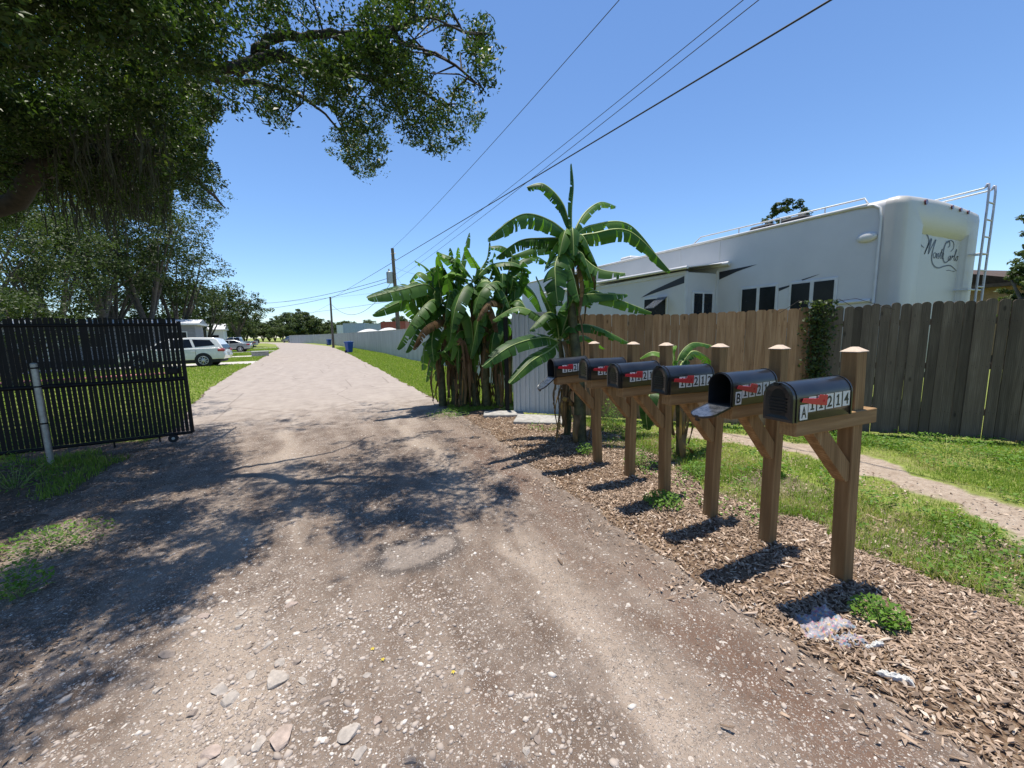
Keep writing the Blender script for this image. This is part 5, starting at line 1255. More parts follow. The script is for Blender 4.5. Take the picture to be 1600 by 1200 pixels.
def clump():
    specs = [  # base px, crown px, Y, leaves
        ((712, 632), (692, 470), 8.5, 'left banana plant of the clump, its leaves reaching over the road verge', [
            ([(692, 470), (668, 445), (630, 452), (574, 466)], [0, -.3, -.5, -.7], .23, .35, .1, 'banana'), ([(692, 470), (665, 462), (630, 470), (582, 492)], [0, .1, .2, .2], .20, .5, .1, 'banana'),
            ([(692, 470), (680, 440), (668, 420), (648, 407)], [0, .0, .0, .1], .17, .2, .0, 'banana'), ([(692, 470), (672, 470), (645, 500), (620, 545)], [0, -.4, -.7, -.8], .20, .6, .5, 'banana'),
            ([(692, 470), (685, 480), (660, 500), (634, 550)], [0, -.1, -.2, -.3], .20, .6, .45, 'banana'), ([(697, 500), (680, 502), (660, 515), (645, 545)], [0, -.6, -.9, -1.0], .15, 1.0, .8, 'banana_dead'),
            ([(692, 470), (710, 450), (722, 410), (733, 364)], [0, .2, .3, .4], .12, .3, .4, 'banana'), ([(692, 470), (720, 430), (700, 405), (684, 393)], [0, .2, .1, .0], .17, .3, .1, 'banana'),
            ([(700, 480), (705, 520), (700, 540), (690, 552)], [0, -.5, -.6, -.7], .10, .3, .0, 'banana_young'), ([(692, 475), (710, 470), (735, 500), (740, 560)], [0, -.5, -.8, -.9], .2, .8, .4, 'banana'),
            ([(692, 470), (715, 455), (740, 450), (765, 470)], [0, -.3, -.6, -.8], .2, .5, .2, 'banana'), ([(690, 470), (676, 440), (655, 425), (640, 440)], [0, .2, .4, .5], .17, .5, .2, 'banana_young'), ([(690, 480), (670, 485), (648, 505), (638, 530)], [0, .2, .3, .3], .17, .5, .3, 'banana'), ([(690, 470), (690, 440), (705, 425), (722, 430)], [0, -.2, -.4, -.5], .17, .4, .2, 'banana_young'), ([(695, 490), (680, 510), (675, 535), (678, 565)], [0, -.3, -.5, -.6], .15, .5, .2, 'banana')]),
        ((745, 634), (740, 440), 8.7, 'middle banana plant of the clump, crowded among its neighbours', [
            ([(740, 440), (755, 415), (762, 400), (765, 370)], [0, .1, .1, .1], .10, .2, .5, 'banana'), ([(740, 440), (720, 412), (705, 402), (690, 396)], [0, .1, .2, .3], .18, .4, .1, 'banana'),
            ([(740, 440), (765, 415), (800, 410), (830, 425)], [0, -.1, -.3, -.4], .18, .6, .2, 'banana'), ([(740, 440), (725, 450), (712, 480), (705, 520)], [0, -.3, -.6, -.7], .2, .6, .3, 'banana'),
            ([(740, 450), (760, 440), (785, 455), (800, 490)], [0, -.4, -.7, -.8], .2, .5, .3, 'banana'), ([(740, 450), (750, 470), (745, 510), (735, 560)], [0, -.5, -.7, -.75], .18, .6, .3, 'banana'),
            ([(745, 480), (758, 475), (772, 490), (780, 530)], [0, -.6, -.8, -.9], .14, 1.0, .8, 'banana_dead'), ([(740, 440), (700, 430), (670, 440), (650, 460)], [0, .4, .7, .8], .2, .5, .2, 'banana'),
            ([(740, 440), (745, 420), (735, 400), (728, 385)], [0, .0, -.05, -.1], .13, .3, .2, 'banana_young')]),
        ((782, 634), (790, 440), 8.2, 'right banana plant of the clump beside the black post', [
            ([(790, 440), (800, 400), (785, 385), (765, 385)], [0, .1, .2, .2], .17, .6, .3, 'banana'), ([(790, 440), (810, 410), (835, 400), (855, 410)], [0, .1, .2, .2], .17, .6, .3, 'banana'),
            ([(790, 450), (775, 440), (752, 455), (740, 490)], [0, -.3, -.5, -.6], .2, .5, .3, 'banana'), ([(790, 450), (812, 440), (835, 460), (850, 495)], [0, .1, .2, .2], .19, .6, .2, 'banana'),
            ([(790, 470), (780, 500), (770, 530), (768, 560)], [0, -.4, -.6, -.6], .17, .5, .3, 'banana'), ([(790, 480), (810, 470), (825, 490), (830, 525)], [0, -.4, -.6, -.7], .16, .5, .1, 'banana'),
            ([(790, 480), (770, 470), (755, 480), (745, 500)], [0, -.5, -.7, -.75], .12, 1.0, .7, 'banana_dead'), ([(788, 440), (775, 420), (770, 410), (772, 395)], [0, .0, .0, .0], .12, .3, .3, 'banana_young'),
            ([(790, 450), (800, 430), (812, 425), (828, 440)], [0, .3, .5, .6], .18, .5, .2, 'banana')])]
    for si, (bp, cp, Yc, lab, L) in enumerate(specs):
        b = gp(*bp); root = empty('banana_plant', (b.x, b.y, 0)); tag(root, lab, 'plant', 'banana clump beside the road'); Yc = b.y+.2
        for j, off in enumerate((0, .28, -.26)):
            stem(root, [(b.x+off, b.y+abs(off)*.6, -.1), (b.x+off*1.1, b.y+.15, 1.0), Q(cp[0]+off*60, cp[1]+(60 if j else 8), Yc)], .10, .05, 13, 20+si*3+j)
        for i, (pp, dy, w, dr, tr, mt) in enumerate(L):
            leaf_obj(root, [Q(x, y, Yc+d) for (x, y), d in zip(pp, dy)], w, mt, 'leaf' if mt != 'banana_dead' else 'dry_leaf', droop=dr, tear=tr, seed=400+si*20+i, up=Vector((0, -.75, .65)) if (si == 0 and i < 2) else None)
        rr_ = random.Random(si+70)
        for i in range(10):       # hanging dead leaves and filler foliage low in the clump
            x = cp[0]+rr_.uniform(-28, 28); y0 = rr_.uniform(530, 580); d0 = rr_.uniform(-.4, .4); l = rr_.uniform(35, 80); s_ = rr_.choice((-1, 1))*rr_.uniform(4, 20)
            leaf_obj(root, [Q(x, y0, Yc+d0), Q(x+s_*.6, y0-6, Yc+d0-.1), Q(x+s_, y0+l*.5, Yc+d0-.2), Q(x+s_*1.1, min(632, y0+l), Yc+d0-.25)], rr_.uniform(.03, .085), 'banana_dead', 'dry_leaf', droop=1.2, tear=.8, seed=500+si*20+i, n=15)
        for i in range(26):
            x = cp[0]+rr_.uniform(-28, 28); y0 = rr_.uniform(435, 575); d0 = rr_.uniform(-.3, .5); s_ = rr_.uniform(-50, 50)
            up_ = i % 3 == 0
            leaf_obj(root, [Q(x, y0, Yc+d0), Q(x+s_*.4, y0-22, Yc+d0), Q(x+s_*.8, y0-12-28*up_, Yc+d0-.1), Q(x+s_, y0+25-85*up_, Yc+d0-.2)], rr_.uniform(.08, .17), rr_.choice(['banana', 'banana', 'banana_young']), 'leaf', droop=.6, tear=.6, seed=560+si*20+i, n=18)
    # a low thicket of dry stalks at its foot
clump()

# ------------------------------------------------------------------ small weeds, vine, litter
def sprig(name, px, py, w, h, n, label, cat, mat='weed', size=.03, group=None, z=0):
    g = gp(px, py); root = empty(name, (g.x, g.y, 0)); tag(root, label, cat, group)
    a = rng.uniform(0, 6.28, n); r = rng.uniform(0, 1, n)**.6*w/2; C = np.stack([r*np.cos(a), r*np.sin(a), rng.uniform(.02, 1, n)*h*(1-.6*(r/(w/2))**2)+.01], -1)
    V, F = leaves(C, size, .6, .7); fast('leaves', V, F, MAT[mat], root, var=np.repeat(rng.uniform(.1, 1, n), 4))
    m = MB()
    for k in range(min(26, n//8)): m.tube([(C[k, 0]*.2, C[k, 1]*.2, -.02), (C[k, 0]*.7, C[k, 1]*.7, C[k, 2]*.7), tuple(C[k])], .0022, 4, caps=False)
    m.build('stalks', MAT['banana_rib'], root); return root
sprig('weed', 1372, 968, .26, .12, 300, 'bright green leafy weed below the nearest mailbox post', 'weed')
sprig('weed', 1036, 787, .36, .11, 420, 'low round green weed in the wood chips before the 11212 mailbox', 'weed')
sprig('weed', 1002, 728, .42, .22, 420, 'green weed clump at the foot of the second farthest post', 'weed')
sprig('weed', 955, 668, .38, .62, 420, 'tall dark leafy weed between the two farthest mailbox posts', 'weed')
sprig('weed', 915, 708, .26, .14, 180, 'small weed at the foot of the farthest mailbox post', 'weed')
sprig('weed', 1090, 745, .45, .16, 380, 'spreading green weed behind the post of the 11212 mailbox', 'weed')
sprig('weed', 1205, 742, .25, .30, 90, 'few tall weed leaves behind the post of mailbox B', 'weed', size=.07)
sprig('weed', 700, 648, .9, .10, 300, 'thin green weeds at the left foot of the banana clump', 'weed')
sprig('weed', 30, 925, .34, .20, 300, 'sunlit grassy weed at the left edge of the picture, front one', 'weed')
sprig('weed', 22, 760, .8, .40, 600, 'leafy weeds under the galvanised gate post, lit by the sun', 'weed')
sprig('weed', 80, 850, .8, .10, 500, 'low weeds in the shade between the gate and the road', 'weed')
sprig('weed', 1330, 690, .9, .12, 500, 'low weeds on the far side of the sand path, behind the nearest mailbox', 'weed')
sprig('weed', 1480, 705, 1.2, .20, 700, 'green weeds along the foot of the old grey fence', 'weed')
def vine():
    s = sB; p = WF0+FD*s; root = empty('vine', (p.x, p.y, 0)); tag(root, 'dark leafy vine climbing where the new fence meets the old one', 'vine')
    n = 1250; hz = rng.uniform(.25, 1, n)**.7*2.02; wv = rng.normal(0, .07, n)*(.5+1.1*fbm(hz*2.4, hz*0, 170, 3)+.35*hz/2)+.10*(fbm(hz*1.7, hz*0+5, 171, 2)-.5)*hz; out = rng.uniform(.03, .16, n)
    d = np.array([FD.x, FD.y]); b = np.array([-FN_.x, -FN_.y]); C = np.zeros((n, 3)); C[:, :2] = d[None]*wv[:, None]+b[None]*out[:, None]; C[:, 2] = hz
    V, F = leaves(C, .055, .6, .2); fast('leaves', V, F, MAT['tree_leaf'], root, var=np.repeat(rng.uniform(.2, 1, n), 4))
    m = MB()
    for k in range(6):
        a = rng.normal(0, .05, 4); m.tube([(d[0]*a[q]+b[0]*.04, d[1]*a[q]+b[1]*.04, z) for q, z in enumerate((0, .6, 1.3, 1.95))], .006, 5)
    for sgn, ln in ((1, .9), (-1, .5), (1, .5)):
        m.tube([(b[0]*.04, b[1]*.04, 1.97), (d[0]*sgn*ln*.5+b[0]*.05, d[1]*sgn*ln*.5+b[1]*.05, 2.03), (d[0]*sgn*ln+b[0]*.06, d[1]*sgn*ln+b[1]*.06, 1.85)], .004, 5)
    m.build('stems', MAT['banana_dead'] if False else MAT['bark'], root)
vine()
def litter():
    m, n, b = newmat('patterned_cloth'); v = coords(n)
    vo = N(n, 'ShaderNodeTexVoronoi', Scale=85.0); n.links.new(v, vo.inputs['Vector'])
    sp = N(n, 'ShaderNodeSeparateColor'); n.links.new(vo.outputs['Color'], sp.inputs[0])
    c = ramp(n, sp.outputs[0], [(0, (.44, .42, .42)), (.4, (.20, .20, .27)), (.52, (.10, .28, .36)), (.64, (.50, .15, .26)), (.76, (.55, .38, .12)), (.88, (.24, .21, .33)), (1, (.55, .52, .50))])
    n.links.new(mixc(n, .3, c, (.25, .21, .18)), b.inputs['Base Color']); b.inputs['Roughness'].default_value = .7
    def sheet(name, px0, label, mat, sx, sy, rz, cat, amp=.03, seed=0, cut=None):
        g = gp(*px0); k = 34; u = np.linspace(-.5, .5, k); U, W = np.meshgrid(u, u)
        edge = .5-.10*fbm(U*9, W*9, seed, 3)
        x = U*sx*(1-.35*(W+.5)); y = W*sy+.12*sx*np.sin(U*5)
        zz_ = np.abs(fbm(U*7+3, W*7, seed+5, 4)-.5)*amp*3+amp*.4*np.abs(np.sin(U*16+W*9))
        zz_ -= .02*sstep(.40, .5, np.maximum(np.abs(U), np.abs(W)))
        X = x*math.cos(rz)-y*math.sin(rz); Y_ = x*math.sin(rz)+y*math.cos(rz)
        base = hgt(X+g.x, Y_+g.y)+.016
        V = np.stack([X, Y_, zz_+base], -1); r = np.maximum(np.abs(U), np.abs(W)); idx_ = np.arange(k*k).reshape(k, k)
        F = np.stack([idx_[:-1, :-1], idx_[:-1, 1:], idx_[1:, 1:], idx_[1:, :-1]], -1); msk = (fbm(U*5, W*5, seed+9, 3) > cut)[:-1, :-1] if cut else np.ones((k-1, k-1), bool)
        o = fast(name, V.reshape(-1, 3), F[msk].reshape(-1, 4), mat, smooth=True); o.location = (g.x, g.y, 0); so_ = o.modifiers.new('s', 'SOLIDIFY'); so_.thickness = .003
        tag(o, label, cat); return o
    sheet('crumpled_cloth', (1283, 975), 'crumpled patterned cloth scrap lying at the road edge below the nearest mailbox', m, .34, .17, -.45, 'cloth', .030, 3)
    sheet('crumpled_cloth', (1322, 1003), 'smaller muddy piece of patterned cloth in front of the larger one', m, .20, .09, -.7, 'cloth', .022, 13, .40)
    sheet('plastic_strip', (1398, 1063), 'torn white plastic strip lying in the wood chips right of the cloth', MAT['tarp'], .15, .03, -1.25, 'plastic litter', .016, 23)
    sheet('plastic_strip', (1365, 1012), 'thin pale plastic strip between the cloth and the torn white strip', MAT['tarp'], .13, .022, -.6, 'plastic litter', .012, 33)
    # flat paving slabs by the steel panel
    for px, py, w, l, rz, lab in ((845, 657, .95, .62, -.6, 'grey concrete slab lying flat before the steel fence panel'), (787, 648, .8, .4, -.4, 'worn concrete slab at the foot of the banana clump')):
        g = gp(px, py); s = MB(); s.box((-w/2, -l/2, -.03), (w/2, l/2, .045), bev=.012); o = s.build('paving_slab', MAT['concrete']); o.location = (g.x, g.y, 0); o.rotation_euler = (.01, .015, rz); tag(o, lab, 'slab')
    for px, py, sz, lab in ((1050, 846, .045, 'dark round clod of earth at the road edge below mailbox B'),):
        g = gp(px, py); o = bpy.data.objects.new('earth_clod', rock_mesh(sz, 77, plain('dark_earth', (.05, .04, .035), .95, bmp=.8))); link(o); o.location = (g.x, g.y, .012); tag(o, lab, 'clod')
    fl = MAT['yellow'] = plain('yellow_petal', (.70, .55, .03), .6)
    for i, (px, py) in enumerate(((582, 1011), (598, 1028), (708, 1047))):
        g = gp(px, py); s = MB()
        for k in range(5):
            a = k*1.256+i; s.add([(0, 0, .003), (.006*math.cos(a-.5), .006*math.sin(a-.5), .008), (.013*math.cos(a), .013*math.sin(a), .006), (.006*math.cos(a+.5), .006*math.sin(a+.5), .008)], [[0, 1, 2, 3]])
        o = s.build('fallen_flower', fl, fix=False); o.location = (g.x, g.y, float(hgt(g.x, g.y))+.004); tag(o, ['small yellow flower fallen on the gravel, farthest of the three', 'small yellow flower fallen on the gravel, middle of the three', 'small yellow flower fallen on the gravel, right one by the pebbles'][i], 'flower', 'fallen yellow flowers')
litter()

# ------------------------------------------------------------------ utility poles and wires
P2 = gp(625, 550); P1 = gp(521, 543)
def pole(b, top_px, label, r, tf=False):
    root = empty('utility_pole', (b.x, b.y, 0)); tag(root, label, 'utility pole'); t = atY(top_px[0], top_px[1], b.y); dx = t.x-b.x; H = t.z
    m = MB(); m.tube([(0, 0, -.5), (dx*.5, 0, H*.5), (dx, 0, H)], [r*1.25, r, r*.8], 12); m.build('post', MAT['pole'], root)
    if tf:
        z = H-2.6; x = dx*(z/H)-.42; c = MB(); c.tube([(x, 0, z-.5), (x, 0, z+.45)], .29, 16); c.ball((x, 0, z+.45), (.29, .29, .1)); c.build('transformer', MAT['galv'], root)
        c = MB(); c.tube([(x, .1, z+.5), (x, .1, z+.8)], .04, 8); c.tube([(x-.1, -.1, z+.5), (x-.1, -.1, z+.75)], .04, 8); c.box((x+.25, -.05, z-.3), (x+.42, .05, z+.3)); c.build('bushing', MAT['rv_trim'], root)
        for zz_ in (H-.5, H-1.0, H-3.4, H-3.9): c = MB(); c.tube([(dx*zz_/H-.2, -.05, zz_), (dx*zz_/H+.25, -.05, zz_+.05)], .05, 8); c.build('insulator', MAT['rv_trim'], root)
    return Vector((b.x+dx, b.y, H))
top2 = pole(P2, (613, 388), 'tall wooden utility pole with a grey transformer behind the steel fence', .17, True)
top1 = pole(P1, (516, 464), 'plain slim wooden pole at the roadside near the far blue bin', .14)
st = atY(621, 478, P2.y+2); s = MB(); s.tube([(0, 0, -.3), (0, 0, st.z)], .13, 10); o = s.build('pole_stub', MAT['pole']); o.location = (st.x, P2.y+2, 0); tag(o, 'short cut off pole standing beside the tall utility pole', 'pole')
def wire(a, b, sag, r, label, n=26):
    a, b = Vector(a), Vector(b); m = MB(); m.tube([a.lerp(b, k/n)-Vector((0, 0, 4*sag*(k/n)*(1-k/n))) for k in range(n+1)], r, 5, caps=False)
    tag(m.build('power_line', MAT['wire']), label, 'wire', 'overhead wires')
def ext(p, q, k): p, q = Vector(p), Vector(q); return p+(q-p)*k
wire(top2, ext(top2, gp(940, 0, 9.6), 1.5), .5, .010, 'highest thin wire running from the pole top over the road')
wire(top2-Vector((0, 0, 2.4)), ext(top2-Vector((0, 0, 2.4)), gp(1119, 0, 7.6), 1.6), .4, .008, 'left wire of the close pair sloping up past the banana plants')
wire(top2-Vector((0, 0, 2.9)), ext(top2-Vector((0, 0, 2.9)), gp(1140, 0, 7.3), 1.6), .4, .008, 'right wire of the close pair sloping up past the banana plants')
wire(top1-Vector((0, 0, .3)), ext(top1, gp(1272, 0, 5.7), 1.35), .05, .014, 'thickest dark cable crossing the sky above the tall banana plant')
a = atY(609, 434, P2.y)
wire(a, atD(330, 467, 75), 1.5, .022, 'upper of the two sagging wires left of the transformer pole'); wire(a-Vector((0, 0, .3)), atD(330, 482, 75), 1.2, .022, 'lower of the two sagging wires left of the transformer pole')
wire(atY(612, 455, P2.y), atD(330, 476, 95), .4, .008, 'faint straight wire running left behind the slim pole')
wire(atY(616, 470, P2.y), atD(330, 498, 95), .6, .014, 'lowest faint wire running left behind the slim pole')
wire(top1-Vector((0, 0, .9)), atY(612, 440, P2.y), 2.2, .02, 'deeply sagging wire between the slim pole and the transformer pole')
wire(top1-Vector((0, 0, .9)), atD(425, 510, 85), .5, .010, 'guy wire going down left from the slim pole to the trees')
wire(atY(618, 418, P2.y), atY(690, 432, 22), .2, .008, 'short service wire from the pole into the banana clump top'); wire(atY(618, 428, P2.y), atY(650, 470, 22), .2, .008, 'short service wire from the pole down behind the banana leaves')

# ------------------------------------------------------------------ bins, box, vehicles
def bin_(px, py, label, h=1.08):
    g = gp(px, py); root = empty('wheelie_bin', (g.x, g.y, 0), .5); tag(root, label, 'bin')
    m = MB(); b0, b1 = .21, .29; V = [(-b0, -b0, .03), (b0, -b0, .03), (b0, b0, .03), (-b0, b0, .03), (-b1, -b1, h-.09), (b1, -b1, h-.09), (b1, b1, h-.09), (-b1, b1, h-.09)]
    m.add(V, [[3, 2, 1, 0], [0, 1, 5, 4], [1, 2, 6, 5], [2, 3, 7, 6], [3, 0, 4, 7], [4, 5, 6, 7]]); m.box((-b1-.03, -b1-.03, h-.14), (b1+.03, b1+.03, h-.09), bev=.01); m.build('body', MAT['blue_plastic'], root, bevel=.02)
    m = MB(); m.box((-b1-.035, -b1-.05, h-.09), (b1+.035, b1+.05, h-.03), bev=.02); m.box((-.2, -.2, h-.03), (.2, .2, h), bev=.02); m.build('lid', MAT['blue_plastic'], root)
    m = MB(); m.tube([(-.2, b1+.07, h-.12), (.2, b1+.07, h-.12)], .018, 8); m.build('handle', MAT['blue_plastic'], root)
    for sg in (-1, 1): m = MB(); m.tube([(sg*.24, .22, .12), (sg*.29, .22, .12)], .12, 14, smooth=False); m.build('wheel', MAT['tyre'], root)
    return root
bin_(546, 551, 'nearer blue wheelie bin standing on the grass verge by the road'); bin_(514.5, 539.5, 'farther blue wheelie bin beside the slim wooden pole')
g = gp(407, 556); root = empty('utility_box', (g.x, g.y, 0), .1); tag(root, 'low grey green utility box on the lawn beside the road', 'utility box')
m = MB(); m.box((-.65, -.4, -.05), (.65, .4, .34), bev=.02); m.build('base', MAT['concrete'], root); m = MB(); m.box((-.68, -.43, .34), (.68, .43, .44), bev=.03); m.build('lid', plain('pale_green_lid', (.36, .38, .34), .6), root)
g = gp(402, 539); root = empty('roadside_mailbox', (g.x, g.y, 0), 0); tag(root, 'dark rounded mailbox far off at the left road edge', 'mailbox'); m = MB(); m.box((-.08, -.08, 0), (.08, .08, .5)); m.build('post', MAT['pole'], root); m = MB()
A = [(math.cos(math.pi*k/8)*.45, .95+math.sin(math.pi*k/8)*.4) for k in range(9)]+[(-.45, .4), (.45, .4)]; m.prism(A, -.5, .5, 'y'); m.build('box', MAT['black_paint'], root)

def vehicle(name, pos, rz, L, W, lower, upper, glass, wheels, paint, label, wr=.37, tails=True, suv=True, bed=None):
    """lower/upper: side outlines (x forward, z); built with real width, narrowing above the belt"""
    root = empty(name, pos, rz); tag(root, label, 'car'); w = W/2
    def shell(poly, y0, ytop, zb, zt, nm, mat, bev):
        yy = lambda z: y0+(ytop-y0)*max(0, min(1, (z-zb)/(zt-zb)))
        n = len(poly); V = [(x, -yy(z), z) for x, z in poly]+[(x, yy(z), z) for x, z in poly]
        me = bpy.data.meshes.new(nm); me.from_pydata(V, [], [list(range(n)), list(range(2*n-1, n-1, -1))]+[[i, i+n, (i+1) % n+n, (i+1) % n] for i in range(n)])
        bm = bmesh.new(); bm.from_mesh(me); bmesh.ops.recalc_face_normals(bm, faces=bm.faces)
        ed = [e for e in bm.edges if e.calc_face_angle(0) > .9 and abs(e.verts[0].co.y-e.verts[1].co.y) < .3*W and abs(e.verts[0].co.y) > .2*W]
        bmesh.ops.bevel(bm, geom=ed, offset=bev, segments=4, affect='EDGES', clamp_overlap=True, profile=.6)
        for f in bm.faces: f.smooth = True
        bm.to_mesh(me); bm.free(); me.materials.append(mat); o = link(bpy.data.objects.new(nm, me), root); es = o.modifiers.new('e', 'EDGE_SPLIT'); es.split_angle = math.radians(32); return o
    body = shell(lower, w, w-.02, .3, 1.0, 'body', paint, .07)
    zb = min(z for x, z in upper); zt = max(z for x, z in upper); cab = shell(upper, w-.05, w-.27, zb, zt, 'cabin', paint, .07)
    for gl in glass:
        for sg in (-1, 1):
            yy = lambda z: (w-.05)+((w-.27)-(w-.05))*max(0, min(1, (z-zb)/(zt-zb)))+.006
            n = len(gl); V = [(x, sg*yy(z), z) for x, z in gl]+[(x, sg*(yy(z)-.02), z) for x, z in gl]; m = MB(); m.add(V, [list(range(n)), list(range(2*n-1, n-1, -1))]+[[i, i+n, (i+1) % n+n, (i+1) % n] for i in range(n)]); m.build('side_window', MAT['rv_glass'], cab)
    def ends(idx_a, idx_b, nm):
        (xa, za), (xb, zb_) = idx_a, idx_b; s_ = .012 if xa > 0 else -.012; ia, ib = w-.16, w-.33; m = MB()
        V = [(xa+s_, -ia, za+.01), (xa+s_, ia, za+.01), (xb+s_, ib, zb_-.06), (xb+s_, -ib, zb_-.06)]; V2 = [(x-s_*2, y, z-.02) for x, y, z in V]; m.add(V+V2, [[0, 1, 2, 3], [7, 6, 5, 4], [0, 4, 5, 1], [1, 5, 6, 2], [2, 6, 7, 3], [3, 7, 4, 0]]); m.build(nm, MAT['rv_glass'], cab)
    ux = sorted(upper, key=lambda p: p[0]); low = [p for p in upper if p[1] < zb+.08]; high = [p for p in upper if p[1] > zt-.15]
    ends(min(low), min(high), 'rear_window'); ends(max(low), max(high), 'windscreen')
    for x in wheels:
        for sg in (-1, 1):
            a = MB(); a.tube([(x, sg*(w-.20), wr), (x, sg*(w+.008), wr)], wr+.07, 26, smooth=False); a.build('wheel_arch', MAT['dark_gap'], body)
            t = MB(); ring = [(x+math.cos(k*.2417)*0, 0, 0) for k in range(1)]; t.tube([(x, sg*(w-.22), wr), (x, sg*(w-.0), wr), (x, sg*(w+.018), wr)], [wr, wr, wr*.94], 28, smooth=False); wh = t.build('wheel', MAT['tyre'], root)
            t = MB(); t.tube([(x, sg*(w+.0), wr), (x, sg*(w+.022), wr)], wr*.66, 24, smooth=False); rm = t.build('rim', MAT['dark_gap'], wh); t = MB()
            for k in range(9):
                a_ = k*2*math.pi/9; t.tube([(x, sg*(w+.028), wr), (x+math.cos(a_)*wr*.64, sg*(w+.024), wr+math.sin(a_)*wr*.64)], [.035, .022], 5)
            pts = [(x+math.cos(k*math.pi/12)*wr*.64, sg*(w+.024), wr+math.sin(k*math.pi/12)*wr*.64) for k in range(25)]; t.tube(pts, .022, 5, caps=False); t.build('spokes', MAT['rim'], wh)
    xr = min(x for x, z in lower); xf = max(x for x, z in lower); zl = .86 if suv else .78
    for sg in (-1, 1):
        m = MB(); m.box((xr+.01, sg*w-(.30 if sg > 0 else -.012), zl), (xr+.36, sg*w+(.012 if sg > 0 else .30), zl+.17), bev=.04); m.build('tail_lamp', MAT['tail_lamp'], body)
        m = MB(); m.box((xf-.40, sg*w-(.32 if sg > 0 else -.008), .66), (xf-.03, sg*w+(.008 if sg > 0 else .32), .82), bev=.04); m.build('headlight', MAT['lid_inside'], body)
        m = MB(); m.box((xf-1.75, sg*(w+.05)-.09, 1.0), (xf-1.55, sg*(w+.05)+.09, 1.13), bev=.03); m.build('mirror', paint, cab)
        for x in (-.1, -1.05) if suv else (-.1,):
            m = MB(); m.box((x-.10, sg*w-.012, .88), (x+.08, sg*w+.022, .91), bev=.006); m.build('door_handle', MAT['rim'], body)
        for x in (.82, -.22, -1.15):
            m = MB(); m.box((x-.004, sg*w-.012, .42), (x+.004, sg*w+.003, .97)); m.build('door_seam', MAT['dark_gap'], body)
    m = MB(); m.box((xr-.012, -.26, .72), (xr+.02, .26, .84)); m.build('number_plate', MAT['sticker'], body)
    m = MB(); m.box((-L/2+.25, -w+.03, .22), (L/2-.25, w-.03, .42), bev=.05); m.build('underbody', MAT['dark_gap'], root)
    return root
SUVL = [(-2.5, .42), (2.45, .38), (2.55, .62), (2.45, .84), (1.9, .99), (1.2, 1.06), (-2.3, 1.10), (-2.52, .95), (-2.58, .62)]
SUVU = [(1.30, 1.03), (.55, 1.52), (.15, 1.66), (-.9, 1.73), (-2.0, 1.69), (-2.2, 1.60), (-2.50, 1.06)]
SUVG = [[(1.0, 1.10), (.40, 1.52), (.12, 1.58), (.12, 1.10)], [(.04, 1.10), (.04, 1.59), (-.86, 1.62), (-1.02, 1.14)], [(-1.14, 1.16), (-.99, 1.61), (-1.85, 1.56), (-2.1, 1.24)]]
c = gp(323, 572.5)
vehicle('parked_car', (c.x-1.55, c.y+.97, 0), math.pi*.985, 5.1, 1.93, SUVL, SUVU, SUVG, (1.5, -1.5), MAT['car_white'], 'white estate style family car with red tail lamp parked nearest, behind the gate')
SEDL = [(-2.35, .38), (2.3, .36), (2.4, .6), (2.2, .78), (1.2, .93), (-1.5, 1.0), (-2.3, .98), (-2.42, .7)]
SEDU = [(1.1, .90), (.3, 1.36), (-.2, 1.42), (-.9, 1.40), (-1.85, .98)]
SEDG = [[(.85, .97), (.25, 1.33), (-.3, 1.36), (-.3, .97)], [(-.38, .97), (-.38, 1.36), (-.85, 1.34), (-1.4, 1.02)]]
g = gp(384, 549.5); vehicle('parked_car', (g.x-1.9, g.y+1.0, 0), math.pi*.99, 4.7, 1.82, SEDL, SEDU, SEDG, (1.4, -1.4), MAT['car_silver'], 'silver saloon car parked just beyond the white one', wr=.33, suv=False)
g = gp(398, 545); r_ = vehicle('pickup_truck', (g.x-2.6, g.y+1.4, 0), math.pi*.99, 5.6, 1.95, [(-2.8, .55), (2.7, .5), (2.75, .95), (1.5, 1.1), (-2.8, 1.15)], [(1.3, 1.08), (.7, 1.62), (.3, 1.74), (-.8, 1.74), (-1.0, 1.1)], [[(1.05, 1.16), (.62, 1.58), (-.0, 1.64), (-.0, 1.16)], [(-.1, 1.16), (-.1, 1.64), (-.72, 1.64), (-.85, 1.16)]], (1.7, -1.75), MAT['car_silver'], 'pale pickup truck parked beyond the silver saloon car', wr=.40)
g = gp(455, 535.2); vehicle('moving_car', (g.x-.5, g.y+2.6, 0), math.radians(118), 4.8, 1.9, SUVL, SUVU, SUVG, (1.5, -1.5), MAT['car_grey'], 'dark blue grey car seen from behind at the far end of the road')
g = atD(245, 520, 33); vehicle('parked_car', (g.x, g.y, 0), math.pi*.98, 5.1, 1.93, SUVL, SUVU, SUVG, (1.5, -1.5), MAT['car_silver'], 'dark windowed silver car half hidden behind the gate top and the white car')

